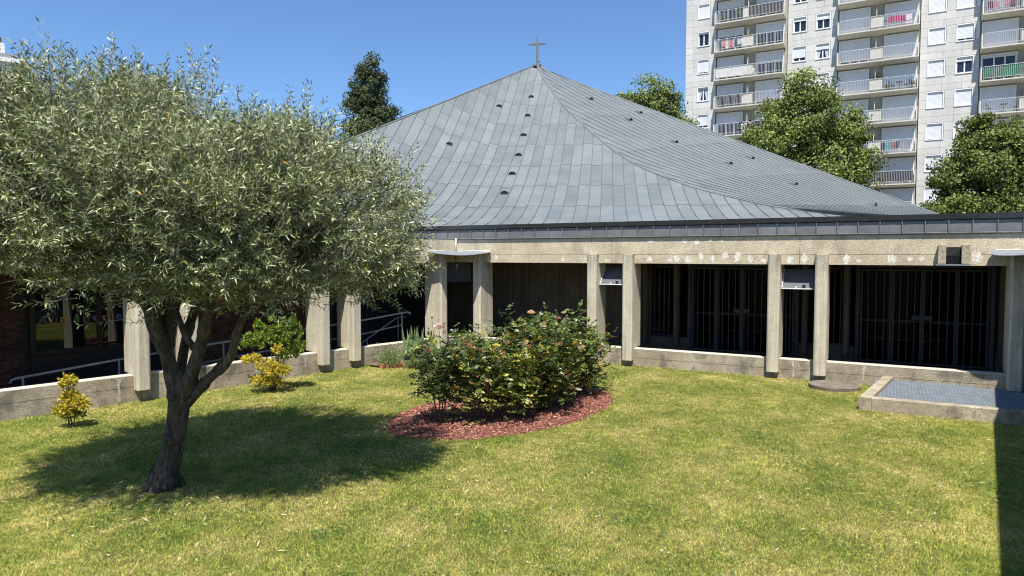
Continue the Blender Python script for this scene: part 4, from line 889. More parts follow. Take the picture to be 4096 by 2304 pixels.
tree('lime_tree', 'small lime crown rising over the right slope of the zinc roof', (11.9, 58, -0.4), 5.0,
     [((12.0, 58, 14.6), (2.0, 2.0, 2.9)), ((9.7, 58, 13.6), (1.6, 1.6, 2.6)), ((13.6, 58, 12.6), (1.5, 1.6, 2.2)), ((11.5, 57.6, 11.0), (3.2, 2.4, 2.6))],
     200, 26000, 0.21, LIME, (3, 4, 2, 2), 0.75, 13, 'trees behind the gallery')
DARK = [(0.05, 0.07, 0.024), (0.075, 0.10, 0.032), (0.034, 0.048, 0.018), (0.13, 0.15, 0.055)]
tree('poplar_tree', 'tall dark narrow poplar left of the zinc roof', (-12.4, 62, -0.4), 5.0,
     [((-12.6, 62, 17.6), (1.15, 1.15, 2.9)), ((-13.7, 62, 15.2), (1.25, 1.3, 3.0)), ((-11.6, 62, 14.4), (1.35, 1.3, 3.0)), ((-12.5, 61.7, 12.8), (2.3, 1.8, 3.2)), ((-10.6, 62, 12.2), (1.0, 1.0, 2.0)), ((-12.4, 62, 10.0), (2.4, 2.0, 2.8))],
     300, 42000, 0.20, DARK, (3, 3, 2, 1), 0.62, 14, 'trees behind the gallery', 0.6)
tree('dark_tree', 'low dark treetop between the poplar and the roof edge', (-9.2, 66, -0.4), 4.0, [((-9.4, 66, 12.2), (1.8, 1.6, 2.2)), ((-11.5, 66, 11.4), (2.0, 1.8, 2.0))], 90, 12000, 0.2, DARK, (3, 3, 2, 1), 0.6, 15, 'trees behind the gallery')

# ------------------------------------------------------------------ olive tree
rng = np.random.default_rng(21)
OB = np.array([-4.25, 8.2, -0.05])
olive = empty('olive_tree', tuple(OB), 0, 'spreading olive tree with silvery crown standing on the lawn', 'tree')
LIMB = {
 'trunk': [(-4.27, 8.2, -0.12, 0.29), (-4.25, 8.2, -0.02, 0.25), (-4.224, 8.2, 0.14, 0.215), (-4.131, 8.2, 0.418, 0.177), (-4.069, 8.2, 0.726, 0.165), (-4.031, 8.2, 1.032, 0.180), (-3.996, 8.2, 1.25, 0.185), (-3.99, 8.2, 1.40, 0.12)],
 'left': [(-4.05, 8.2, 1.02, 0.12), (-4.1, 8.1, 1.506, 0.104), (-4.116, 8, 1.788, 0.094), (-4.188, 7.9, 2.093, 0.08), (-4.258, 7.8, 2.288, 0.064), (-4.37, 7.6, 2.371, 0.056), (-4.53, 7.5, 2.487, 0.047), (-4.731, 7.4, 2.789, 0.035), (-4.95, 7.3, 3.3, 0.02)],
 'left2': [(-4.13, 8.08, 1.60, 0.071), (-4.417, 8.3, 1.965, 0.067), (-4.546, 8.5, 2.289, 0.062), (-4.636, 8.6, 2.662, 0.05), (-4.724, 8.7, 3.168, 0.038), (-4.9, 8.8, 3.9, 0.02)],
 'mid': [(-4.11, 8.08, 1.66, 0.082), (-4.042, 8.1, 2.015, 0.071), (-4.007, 8.1, 2.254, 0.065), (-4.173, 8.2, 2.368, 0.054), (-4.404, 8.3, 2.484, 0.046), (-4.631, 8.4, 2.849, 0.034), (-4.8, 8.5, 3.5, 0.02)],
 'mid2': [(-4.023, 8.1, 2.209, 0.059), (-3.935, 8.2, 2.277, 0.051), (-3.796, 8.3, 2.454, 0.043), (-3.679, 8.4, 2.849, 0.031), (-3.6, 8.5, 3.5, 0.018)],
 'cross': [(-3.72, 8.03, 1.64, 0.05), (-3.855, 8.06, 1.80, 0.048), (-3.891, 8, 1.966, 0.044), (-3.984, 8.05, 2.168, 0.041), (-4.03, 8.1, 2.3, 0.035)],
 'back': [(-4.08, 8.3, 1.25, 0.074), (-4.123, 8.6, 1.744, 0.072), (-4.097, 8.8, 2.109, 0.068), (-4.068, 8.9, 2.527, 0.055), (-4.001, 9, 3.181, 0.043), (-3.9, 9.1, 4.0, 0.02)],
 'right': [(-3.95, 8.15, 1.1, 0.105), (-3.866, 8.1, 1.265, 0.104), (-3.708, 8, 1.611, 0.091), (-3.583, 7.9, 1.889, 0.081), (-3.474, 7.8, 2.188, 0.071), (-3.424, 7.8, 2.503, 0.06), (-3.257, 7.7, 2.985, 0.045), (-3.08, 7.7, 3.405, 0.031), (-2.9, 7.7, 3.8, 0.018)],
 'far': [(-4.0, 8.2, 0.95, 0.09), (-3.888, 8.2, 1.063, 0.09), (-3.641, 8.1, 1.295, 0.074), (-3.325, 8, 1.581, 0.067), (-3.206, 7.9, 1.86, 0.055), (-3.084, 7.9, 2.122, 0.049), (-2.951, 7.9, 2.253, 0.046), (-2.691, 8, 2.496, 0.038), (-2.362, 8.2, 2.848, 0.03), (-2.0, 8.3, 3.1, 0.016)]}
for q, (nm, pts) in enumerate(LIMB.items()):
    sp = smoothpath(pts, 8 if nm == 'trunk' else 6); r_ = sp[:, 3] * (0.70 if nm == 'trunk' else 0.80)
    if nm != 'trunk':
        for q2 in range(1, len(r_) - 1):
            if rnd.random() < 0.12: r_[q2] *= 1.22
    mb = MB(); nn = 44 if nm == 'trunk' else 14; mb.tube(sp[:, :3] - OB, r_, nn, 0.03, seed=q, fur=0.035 if nm == 'trunk' else 0.03)
    if nm == 'trunk':
        for q2 in range(7):
            a = q2 * 0.9 + 0.3; ln = rnd.uniform(0.20, 0.34); p0 = np.array([0.0, 0.0, 0.28]); p2 = np.array([ln * math.cos(a), ln * math.sin(a), -0.05])
            mb.tube([p0 + np.array([0.07 * math.cos(a), 0.07 * math.sin(a), 0]), p0 * 0.35 + np.array([0.14 * math.cos(a), 0.14 * math.sin(a), 0.02]), p2], [0.06, 0.06, 0.02], 8, 0.15, seed=q2)
        for z_, a, xo in ((0.62, -1.5, 0.14), (1.16, -1.7, 0.20)): mb.tube([(xo + 0.04 * math.cos(a), 0.08 * math.sin(a), z_), (xo + 0.10 * math.cos(a), 0.135 * math.sin(a), z_ + 0.01), (xo + 0.13 * math.cos(a), 0.165 * math.sin(a), z_ + 0.02)], [0.09, 0.07, 0.03], 11, 0.15, seed=5)
    mb.build('trunk' if nm == 'trunk' else 'limb', m_bark, olive, smooth=True)
# crown: shoots with opposite narrow leaves
OBL = [((-4.25, 8.1, 4.0), (2.05, 2.2, 1.35), 1.05), ((-5.45, 8.4, 3.85), (1.65, 2.0, 1.35), 0.9), ((-3.0, 8.0, 2.78), (1.55, 1.4, 0.50), 0.42), ((-5.0, 8.0, 2.78), (1.7, 1.4, 0.50), 0.36), ((-2.45, 8.4, 3.25), (1.55, 1.6, 1.05), 0.75), ((-4.9, 7.2, 3.3), (1.9, 1.4, 0.95), 0.55), ((-3.2, 7.6, 3.25), (1.5, 1.3, 0.85), 0.42), ((-5.2, 8.0, 4.45), (1.2, 1.5, 0.80), 0.35), ((-4.3, 9.6, 3.5), (1.9, 1.1, 1.0), 0.35), ((-6.0, 7.6, 3.2), (1.15, 1.2, 0.85), 0.38)]
ns = 9000
pw = np.array([b_[2] for b_ in OBL]); bi = rng.choice(len(OBL), ns, p=pw / pw.sum())
C_ = np.array([b_[0] for b_ in OBL])[bi]; S_ = np.array([b_[1] for b_ in OBL])[bi]
dr = rand_dir(ns); rad = (0.50 + 0.50 * rng.random((ns, 1)) ** 0.6); 
B_ = C_ + dr * S_ * rad
lump = 1 + 0.0 * B_[:, :1]
# thin out where low-frequency holes run through the crown
hole = np.sin(B_[:, 0] * 2.6 + 1.1) * np.sin(B_[:, 1] * 2.3 + 0.4) * np.sin(B_[:, 2] * 3.1 + 2.0)
hole2 = np.sin(B_[:, 0] * 5.1 + 0.3) * np.sin(B_[:, 1] * 4.7 + 1.9) * np.sin(B_[:, 2] * 5.6 + 0.7)
env = np.interp(B_[:, 0], [-7, -5, -3.5, -2.6, -1.6, -1.05], [4.34, 4.76, 4.68, 4.32, 3.84, 3.24]) - 0.72 * np.clip((8.1 - B_[:, 1]) / 2.4, 0, 1) ** 1.5 + 0.16 * np.sin(B_[:, 0] * 4.3) * np.sin(B_[:, 1] * 3.7) + 0.08 * np.sin(B_[:, 0] * 9.1 + 1) * np.sin(B_[:, 1] * 8.3)
zlow = np.interp(B_[:, 0], [-7, -5.6, -4.6, -3.5, -2.2, -1.0], [2.92, 2.74, 2.50, 2.32, 2.38, 2.64]) + 0.18 * np.sin(B_[:, 0] * 3.4 + 0.6) * np.sin(B_[:, 1] * 2.9) + 0.10 * np.clip(7.4 - B_[:, 1], 0, 2)
ell = ((B_[:, 0] + 3.97) / 2.64) ** 2 + ((B_[:, 1] - 8.2) / 2.15) ** 2 + 0.13 * np.sin(B_[:, 2] * 4.6 + B_[:, 0] * 2) * np.sin(B_[:, 0] * 3.1 - B_[:, 1] * 2.4)
keep = (hole < 0.36) & (hole2 < 0.46) & (B_[:, 2] > zlow) & (B_[:, 2] < env) & (ell < 1.0); B_, dr, env = B_[keep], dr[keep], env[keep]
nout = 19500; nin = 5500                              # sprays gathered on boughs, and leafage inside the crown
ci = rng.integers(0, min(1700, len(B_)), nout); sp_ = 0.10 + 0.07 * rng.random((len(B_), 1))
Bo = B_[ci] + rng.normal(size=(nout, 3)) * sp_[ci] * np.array([1, 1, 0.8]); do = unit(dr[ci] + 1.6 * (Bo - B_[ci]))
cj = rng.integers(0, len(B_), nin); Cm = np.array([-3.95, 8.2, 3.45]); Bi = Cm + (B_[cj] - Cm) * rng.uniform(0.35, 0.9, (nin, 1))
B_ = np.concatenate([Bo, Bi]); env = np.concatenate([env[ci], env[cj]]); dr = np.concatenate([do, dr[cj]]); ns = len(B_)
sd = unit(dr * np.array([1, 1, 0.7]) + np.array([0, 0, 0.45]) + 0.55 * rand_dir(ns)); low = B_[:, 2] < 2.75; sd[low] = unit(sd[low] * np.array([1, 1, 0.25]) + np.array([0, 0, -0.10]))
sL = rng.uniform(0.16, 0.34, ns); tall = (B_[:, 2] > env - 0.20) & (rng.random(ns) < 0.08); sL[tall] *= rng.uniform(1.2, 1.8, tall.sum()); sd[tall] = unit(sd[tall] * 0.35 + np.array([0, 0, 1.0]))
npair = 7
q = (np.arange(npair) + 0.6) / npair
ax = B_[:, None, :] + sd[:, None, :] * (sL[:, None] * q[None, :])[:, :, None]
ref = unit(np.cross(sd, rand_dir(ns))); ref2 = np.cross(sd, ref)
PL = []; DL = []
for s_ in (1, -1):
    for par_ in (0, 1):
        kk = np.arange(par_, npair, 2); sidev = (ref if par_ == 0 else ref2)[:, None, :] * s_
        PL.append(ax[:, kk].reshape(-1, 3)); DL.append((sd[:, None, :] * 0.75 + sidev * 0.8 + 0 * ax[:, kk]).reshape(-1, 3))
P_ = np.concatenate(PL); D_ = np.concatenate(DL); n = len(P_); D_ = unit(D_ + 0.30 * rand_dir(n))
P_ = P_ - OB
Nn = unit(rand_dir(n) + np.array([0, -0.15, 0.55]))
colz = pick_cols(n, [(0.155, 0.185, 0.07), (0.255, 0.285, 0.12), (0.43, 0.455, 0.22), (0.075, 0.098, 0.038), (0.64, 0.645, 0.37), (0.55, 0.36, 0.04)], (30, 27, 18, 14, 11, 0.6), 0.2)
mobj('crown', leafmesh('crown', P_, D_, Nn, rng.uniform(0.052, 0.086, n), rng.uniform(0.0125, 0.0185, n), colz, m_leaf_olive, 0.15), olive)
# twigs: three-sided slivers
tw = np.arange(ns); wv_ = 0.0035
a_ = ref * wv_; b2 = ref2 * wv_
base = B_ - sd * 0.25 * rng.random((ns, 1)) - OB; tip = B_ + sd * sL[:, None] - OB
Vt = np.stack([base + a_, base - a_ * 0.5 + b2, base - a_ * 0.5 - b2, tip], 1).reshape(-1, 3); i0 = np.arange(ns)[:, None] * 4
Ft = np.concatenate([i0 + np.array([[0, 1, 3]]), i0 + np.array([[1, 2, 3]]), i0 + np.array([[2, 0, 3]])])
mobj('twigs', fastmesh('twigs', Vt, Ft, plain('olive_twig', (0.26, 0.24, 0.20), 0.9)), olive)
mb = MB()
for q in range(70):                                   # thin branches reaching into the crown
    nm = rnd.choice([k for k in LIMB if k not in ('trunk', 'cross')]); pts = LIMB[nm]; p = np.array(pts[rnd.randint(len(pts) - 4, len(pts) - 1)][:3]); j = rnd.randrange(ns); e = B_[j]
    if np.linalg.norm(e - p) > 2.4: continue
    mid_ = (p + e) / 2 + np.array([rnd.uniform(-.15, .15), rnd.uniform(-.15, .15), rnd.uniform(0.0, .25)]); mb.tube([p - OB, mid_ - OB, e - OB], [0.022, 0.013, 0.005], 6, seed=q)
mb.build('branches', m_bark, olive, smooth=True)

# ------------------------------------------------------------------ rose bed
rng = np.random.default_rng(31)
ca, sa = math.cos(BED_A), math.sin(BED_A)
def bedp(a, r_):
    x, y = BED_S[0] * r_ * np.cos(a), BED_S[1] * r_ * np.sin(a); return BED_C[0] + x * ca - y * sa, BED_C[1] + x * sa + y * ca
ring = [bedp(a, 1.0 + 0.03 * math.sin(3 * a + 1) + 0.02 * math.sin(7 * a)) for a in np.linspace(0, 2 * math.pi, 49)[:-1]]
vs = [(BED_C[0], BED_C[1], 0.05)] + [(BED_C[0] + (x - BED_C[0]) * 0.85, BED_C[1] + (y - BED_C[1]) * 0.85, 0.035) for x, y in ring] + [(x, y, 0.004) for x, y in ring]
fs_ = [(0, 1 + k, 1 + (k + 1) % 48) for k in range(48)] + [(1 + k, 49 + k, 49 + (k + 1) % 48, 1 + (k + 1) % 48) for k in range(48)]
tag(MB().add(vs, fs_).build('rose_bed', surf('mulch_ground', (0.13, 0.055, 0.04), (0.24, 0.10, 0.07), 14, 0.95, bump=0.8, bscale=40)), kind='structure')
N = 17000; a = rng.uniform(0, 2 * math.pi, N); r_ = np.sqrt(rng.random(N)) * 1.01 + np.abs(rng.normal(size=N)) * 0.022; x, y = bedp(a, r_)
P_ = np.stack([x, y, 0.045 - 0.04 * np.clip(r_ - 0.75, 0, 1) / 0.25 + rng.uniform(0.0, 0.022, N)], 1); D_ = rand_dir(N) * np.array([1, 1, 0.3]); Nn = unit(np.array([0, 0, 1.0]) + 0.45 * rand_dir(N))
cc = pick_cols(N, [(0.38, 0.155, 0.11), (0.28, 0.105, 0.078), (0.50, 0.245, 0.175), (0.60, 0.42, 0.30), (0.16, 0.075, 0.058)], (5, 4, 3, 1, 2), 0.2)
tag(mobj('bark_mulch', leafmesh('bark_mulch', P_, D_, Nn, rng.uniform(0.03, 0.075, N), rng.uniform(0.014, 0.03, N), cc, m_chip, 0.05)), 'reddish bark chips covering the oval rose bed', 'mulch', kind='stuff')
def flower(par_, p, r_, cols_, seed, nrings=4):
    rr = np.random.default_rng(seed); V_ = []; F_ = []; Cs = []
    for ring_ in range(nrings):
        k = 5 + ring_; tilt = 0.15 + 0.36 * ring_
        for q in range(k):
            an = 2 * math.pi * (q + 0.5 * (ring_ % 2)) / k + rr.uniform(-.15, .15); rad_ = r_ * (0.35 + 0.22 * ring_)
            dv = np.array([math.cos(an) * math.sin(tilt), math.sin(an) * math.sin(tilt), math.cos(tilt)]); sv = np.array([-math.sin(an), math.cos(an), 0]); b = len(V_)
            c0 = np.array(p) + np.array([math.cos(an), math.sin(an), 0]) * r_ * 0.08 * ring_; wd_ = r_ * (0.34 + 0.1 * ring_); L_ = r_ * (1.0 - 0.02 * ring_) * rr.uniform(.85, 1.1)
            V_ += [c0, c0 + dv * L_ * 0.6 + sv * wd_, c0 + dv * L_ + sv * wd_ * .5 + dv * 0.0, c0 + dv * L_ - sv * wd_ * .5, c0 + dv * L_ * .6 - sv * wd_]; F_ += [(b, b + 1, b + 2), (b, b + 2, b + 3), (b, b + 3, b + 4)]
            cl = np.array(cols_[rr.integers(len(cols_))]) * rr.uniform(.85, 1.1); Cs += [cl] * 5
    return mobj('flower', fastmesh('flower', np.array(V_), np.array(F_), m_petal, np.clip(np.array(Cs), 0, 1)), par_)
ROSE_G = [(0.105, 0.145, 0.038), (0.165, 0.215, 0.058), (0.065, 0.095, 0.03), (0.29, 0.32, 0.075), (0.42, 0.36, 0.05), (0.22, 0.085, 0.05), (0.36, 0.25, 0.13)]
def rose(x, y, h, rx, n, label, pr, canes=7, seed=1, flowers=(), z0=0.14, dark=1.0):
    global rng
    rng = np.random.default_rng(seed); rr = random.Random(seed); g = empty('rose_bush', (x, y, 0.03), 0, label, 'rose bush', 'rose bushes in the oval bed')
    PP = []; OUT = []; mb = MB()
    canes = max(4, canes - 2)
    for k in range(canes):
        a = 2 * math.pi * k / canes + rr.uniform(-.4, .4); sp_ = rx * rr.uniform(0.35, 0.92); hh = h * rr.uniform(0.72, 1.10)
        pth = smoothpath([(0.06 * math.cos(a), 0.06 * math.sin(a), -0.05, 0.013), (0.30 * sp_ * math.cos(a), 0.30 * sp_ * math.sin(a), hh * .30, 0.010), (0.66 * sp_ * math.cos(a), 0.66 * sp_ * math.sin(a), hh * .66, 0.008), (sp_ * math.cos(a + .2), sp_ * math.sin(a + .2), hh, 0.005)], 4)
        mb.tube(pth[:, :3], pth[:, 3], 6, 0.1, seed=k)
        for q in range(6):
            i_ = rr.randint(5, len(pth) - 1); p = pth[i_, :3]; e = p + np.array([rr.uniform(-.28, .28), rr.uniform(-.28, .28), rr.uniform(.04, .30)]); mb.tube([p, (p + e) / 2 + np.array([0, 0, .03]), e], [.006, .005, .003], 5); PP += [p + (e - p) * s_ for s_ in (0.4, .7, 1.0)]; OUT += [e - p] * 3
        PP += [pth[i_, :3] for i_ in range(6, len(pth))]; OUT += [pth[i_, :3] * np.array([1, 1, 0.2]) for i_ in range(6, len(pth))]
    mb.build('canes', m_cane, g, smooth=True)
    ex = rand_dir(110) * (rng.random((110, 1)) ** 0.4) * np.array([rx * 0.85, rx * 0.85, h * 0.34]) + np.array([0, 0, h * 0.44])
    if z0 < 0.3: PP += list(ex); OUT += list(ex * np.array([1, 1, 0.2]) + 1e-3)
    PP = np.array(PP); OUT = np.array(OUT); okz = PP[:, 2] > z0; PP, OUT = PP[okz], OUT[okz]
    n = int(n * 1.65); nc = n // 5; ci = rng.integers(0, len(PP), nc); cp = PP[ci] + rng.normal(size=(nc, 3)) * np.array([.11, .11, .10]); dv = unit(unit(OUT[ci]) * .5 + rand_dir(nc) * np.array([1, 1, .5]) + np.array([0, 0, .05]))
    side = unit(np.cross(dv, np.array([0, 0, 1.0]) + .2 * rand_dir(nc))); up = np.cross(side, dv); P_ = []; D_ = []
    for (al, sd_) in ((.10, 0), (.06, 1), (.06, -1), (.025, 1), (.025, -1)):
        P_.append(cp + dv * al); D_.append(dv * (1.0 if sd_ == 0 else .45) + side * sd_ * .9)
    P_ = np.concatenate(P_); D_ = np.concatenate(D_); Nn = np.tile(unit(up + .8 * rand_dir(nc)), (5, 1)); n_ = len(P_)
    cz = np.tile(pick_cols(nc, ROSE_G, pr, .15), (5, 1)) * rng.uniform(.85, 1.15, (n_, 1)) * dark
    mobj('foliage', leafmesh('foliage', P_, D_, Nn, rng.uniform(.050, .086, n_), rng.uniform(.038, .060, n_), np.clip(cz, 0, 1), m_leaf_rose, .2), g)
    for q, (fx, fy, fz_, fr, fc) in enumerate(flowers):
        MB().tube([(fx * .6, fy * .6, fz_ - .45), (fx * .9, fy * .9, fz_ - .2), (fx, fy, fz_)], [.007, .006, .005], 6).build('flower_stem', m_stem, g); flower(g, (fx, fy, fz_), fr, fc, seed * 10 + q)
PINK = [(0.78, 0.42, 0.45), (0.80, 0.55, 0.50), (0.70, 0.30, 0.36)]; CREAM = [(0.80, 0.74, 0.60), (0.82, 0.78, 0.66)]; PEACH = [(0.82, 0.55, 0.42), (0.85, 0.66, 0.55)]
rose(-1.17, 11.05, 1.12, 0.48, 1500, 'dark-leaved rose bush at the near left end of the oval bed', (3, 2, 5, .6, .15, .5, .2), 5, 41, (), .42)
rose(-0.60, 11.2, 1.25, 0.52, 2100, 'sparse yellowing rose bush second from the left in the oval bed', (3, 3, 2, 2, 1.2, 1, .8), 7, 42)
rose(-0.05, 11.35, 1.10, 0.58, 2500, 'yellow-flecked rose bush at the front middle of the oval bed', (3, 3, 1, 2.4, 1.6, .6, 1), 8, 43, (), .22)
rose(0.62, 12.0, 1.32, 0.62, 3600, 'dense green rose bush at the front right of the oval bed', (4, 4, 3, 1.6, .4, .4, .3), 9, 44, (), .25)
rose(0.20, 12.65, 1.42, 0.62, 3200, 'tall rose bush with a peach bloom in the middle of the bed', (4, 3, 3, 1.6, .3, 1, .4), 9, 45, ((0.16, 0.0, 1.66, .075, PEACH), (0.10, -.2, 1.35, .05, CREAM)))
rose(1.00, 13.0, 1.40, 0.60, 3200, 'rose bush bearing pink and cream blooms at the back right', (4, 3, 3, 1.8, .3, 1, .4), 8, 46, ((-0.12, 0.1, 1.52, .06, PINK), (-0.28, 0.0, 1.43, .055, CREAM)))
rose(1.42, 13.55, 1.05, 0.52, 2000, 'loose rose bush leaning out at the far right end of the bed', (3, 4, 3, 1.6, .2, .6, .3), 7, 47, (), .15)
rose(-0.50, 12.6, 1.15, 0.52, 1800, 'low rose bush at the back left of the oval bed', (3, 3, 2, 2, .5, .8, .6), 7, 48)

# ------------------------------------------------------------------ shrubs
def shrub(name, label, x, y, blobs, cols_, pr, n, seed, lf=(0.05, 0.03)):
    global rng
    rng = np.random.default_rng(seed); rr = random.Random(seed); z0 = float(lawn_z(np.array(x), np.array(y))); g = empty(name, (x, y, z0), 0, label, 'shrub')
    mb = MB(); 
    for (c_, s_, _w, *_r) in blobs:
        for q in range(1): mb.tube([(rr.uniform(-.05, .05), rr.uniform(-.05, .05), -0.04), (c_[0] * .5 + rr.uniform(-.08, .08), c_[1] * .5, c_[2] * .5), (c_[0] + rr.uniform(-.5, .5) * s_[0], c_[1] + rr.uniform(-.5, .5) * s_[1], c_[2] + s_[2] * .5)], [.012, .009, .004], 5)
    mb.build('stems', m_cane, g)
    wt = np.array([b_[2] for b_ in blobs]); nr = n // 9; bi = rng.choice(len(blobs), nr, p=wt / wt.sum()); C_ = np.array([b_[0] for b_ in blobs])[bi]; S_ = np.array([b_[1] for b_ in blobs])[bi]
    dr = rand_dir(nr); dr[:, 2] = np.abs(dr[:, 2]) * .9 - .25 * (rng.random(nr) < .4); cp = C_ + dr * S_ * (.45 + .6 * rng.random((nr, 1)) ** .6); tipd = unit(dr * .6 + np.array([0, 0, .8]) + .3 * rand_dir(nr))
    ci = np.repeat(np.arange(nr), 9); n_ = len(ci); D_ = unit(tipd[ci] * .75 + .75 * rand_dir(n_)); P_ = cp[ci] + tipd[ci] * rng.uniform(-.05, .03, (n_, 1)); Nn = unit(tipd[ci] * .7 + .7 * rand_dir(n_))
    pal = np.array([b_[3] if len(b_) > 3 else 0 for b_ in blobs])[bi][ci]; cz = np.where(pal[:, None] == 0, pick_cols(n_, cols_[0], pr[0]), pick_cols(n_, cols_[-1], pr[-1]))
    ok = P_[:, 2] > 0.03
    mobj('foliage', leafmesh('foliage', P_[ok], D_[ok], Nn[ok], lf[0] * rng.uniform(.75, 1.25, ok.sum()), lf[1] * rng.uniform(.8, 1.2, ok.sum()), cz[ok], m_leaf_shrub, .2), g)
GOLD = [(0.62, 0.46, 0.035), (0.70, 0.56, 0.06), (0.42, 0.36, 0.04), (0.16, 0.19, 0.035), (0.75, 0.66, 0.20)]; GRN = [(0.19, 0.26, 0.035), (0.27, 0.35, 0.055), (0.12, 0.175, 0.026)]
shrub('golden_shrub', 'small upright golden spindle shrub by the left low wall', -7.35, 11.25, [((-0.02, 0, .72), (.13, .13, .18), 1.0), ((0.0, 0, .50), (.14, .14, .16), 1.0), ((.12, 0, .36), (.17, .16, .18), 1.2), ((-.10, 0, .26), (.18, .16, .18), 1.2), ((0.04, 0, .18), (.22, .18, .12), .9, 1)], [GOLD, [(0.16, 0.19, 0.035), (0.10, 0.13, 0.025), (0.42, 0.36, 0.04)]], [(4, 4, 2, 1.3, 1), (3, 3, 1)], 2700, 51, (.058, .024))
shrub('variegated_shrub', 'green spindle bush with golden lower branches by the left wall', -5.0, 14.15, [((-.12, .1, 1.02), (.48, .35, .40), 3.2), ((.26, .1, 1.20), (.34, .30, .38), 1.9), ((-.46, .1, .96), (.24, .25, .30), 1.1), ((.40, .1, .85), (.28, .25, .30), 1.2), ((.42, .1, 1.42), (.10, .12, .24), .35), ((-.30, .1, 1.32), (.09, .1, .2), .25), ((-.02, .1, 1.45), (.10, .12, .14), .25), ((.30, .1, .70), (.25, .25, .22), .8), ((-.34, -.2, .66), (.20, .2, .15), .9, 1), ((.0, -.22, .50), (.28, .22, .24), 1.6, 1), ((.20, -.22, .40), (.26, .2, .24), 1.6, 1), ((-.22, -.2, .28), (.24, .2, .10), .6, 1), ((-.05, -.15, .20), (.30, .2, .16), 1.1, 1), ((.20, -.22, .85), (.12, .12, .18), .5, 1)], [GRN, GOLD], [(3, 3, 2), (4, 4, 2, 1, 1)], 9500, 52, (.055, .028))

# ------------------------------------------------------------------ corner planting
bedpoly = [Cc + uL * -3.15 - nL * 0.02, Cc + uL * -3.15 - nL * 0.62, Cc + uL * -1.9 - nL * 1.45, Cc + uR * 1.2 - nR * 2.2, Cc + uR * 3.3 - nR * 1.3, Cc + uR * 3.6 - nR * 0.02, Cc]
tag(MB().add([(p[0], p[1], 0.012 if k else 0.012) for k, p in enumerate(bedpoly)], [tuple(range(len(bedpoly)))]).build('planting_bed', m_soil), kind='structure')
BK = MB().box(0, 0.205, -0.05, 0.05, -0.04, 0.085).mesh('brick', m_redbrick, bevel=0.006)
edg = empty('brick_edging', (float(bedpoly[1][0]), float(bedpoly[1][1]), 0), 0, 'row of red bricks edging the corner planting bed', 'edging')
for a_, b_ in zip(bedpoly[1:4], bedpoly[2:5]):
    dv = b_ - a_; L_ = np.linalg.norm(dv); an = math.atan2(dv[1], dv[0]); n_ = int(L_ / 0.215)
    for k in range(n_):
        p = a_ + dv * (k * 0.215 / L_) - bedpoly[1]; mobj('brick', BK, edg, loc=(p[0], p[1], rnd.uniform(-.008, .004)), rot=(rnd.uniform(-.03, .03), rnd.uniform(-.03, .03), an + rnd.uniform(-.03, .03)))
def iris(x, y, n, h, rr_, label, seed):
    rr = random.Random(seed); g = empty('iris_clump', (x, y, 0.01), 0, label, 'iris plant', 'iris clumps in the corner bed'); mb = MB()
    for k in range(n):
        bx, by = rr.uniform(-rr_, rr_), rr.uniform(-rr_, rr_) * .6; hh = h * rr.uniform(.6, 1.0); an = rr.uniform(-.9, .9); lx, ly = rr.uniform(-.14, .20) * hh, rr.uniform(-.15, .15) * hh; wd_ = rr.uniform(.020, .034); c_, s_ = math.cos(an) * wd_, math.sin(an) * wd_
        vs = [(bx - c_, by - s_, -.02), (bx + c_, by + s_, -.02), (bx + lx * .4 - c_ * 1.15, by + ly * .4 - s_, hh * .55), (bx + lx * .4 + c_ * 1.15, by + ly * .4 + s_, hh * .55), (bx + lx, by + ly, hh)]; mb.add(vs, [(0, 1, 3, 2), (2, 3, 4)])
    me = bpy.data.meshes.new('blades'); me.from_pydata(mb.v, [], mb.f); ca_ = me.color_attributes.new('Col', 'FLOAT_COLOR', 'POINT')
    cz = np.ones((len(mb.v), 4), np.float32); cz[:, :3] = np.repeat(pick_cols(n, [(0.25, 0.36, 0.16), (0.33, 0.44, 0.21), (0.18, 0.27, 0.11)], (1, 1, 1)), 5, 0); ca_.data.foreach_set('color', cz.ravel()); me.materials.append(m_leaf_shrub); mobj('blades', me, g)
iris(-2.38, 17.1, 58, 1.02, 0.34, 'tall grey-green iris clump left of the corner pillar', 61); iris(-1.75, 17.2, 26, 0.72, 0.30, 'shorter iris clump in front of the left corner pillar', 62); iris(0.30, 17.2, 26, 0.85, 0.28, 'iris clump behind the roses by the right corner pillar', 63); iris(-0.55, 17.3, 22, 0.75, 0.3, 'iris clump between the two corner pillars', 64)
def herb(name, x, y, h, r_, n, label, cols_, fl=None, nf=0, seed=1, lf=(.10, .013), cat='plant'):
    global rng
    rng = np.random.default_rng(seed); g = empty(name, (x, y, 0.01), 0, label, cat); base_ = rng.uniform(-r_ * .7, r_ * .7, (n, 3)) * np.array([1, .7, 0]); D_ = unit(rand_dir(n) * np.array([.55, .55, .3]) + np.array([0, 0, .9])); L_ = rng.uniform(.3, .85, n)[:, None] * h
    P_ = base_ + D_ * L_ * rng.random((n, 1)); cz = pick_cols(n, cols_, [1] * len(cols_)); mobj('foliage', leafmesh('foliage', P_, unit(D_ + .6 * rand_dir(n)), rand_dir(n), lf[0] * rng.uniform(.7, 1.3, n), lf[1], cz, m_leaf_shrub, .1), g)
    mb = MB()
    for k in range(max(nf, 8)): mb.tube([tuple(base_[k]), tuple(base_[k] + D_[k] * h * .5), tuple(base_[k] + D_[k] * np.array([.7, .7, 1]) * h * (.75 + .25 * (k % 3) / 2))], [.004, .0035, .003], 5)
    mb.build('stems', m_stem, g)
    for k in range(nf): flower(g, tuple(base_[k] + D_[k] * np.array([.7, .7, 1]) * h * (.75 + .25 * (k % 3) / 2)), .026, fl, seed * 7 + k, 2)
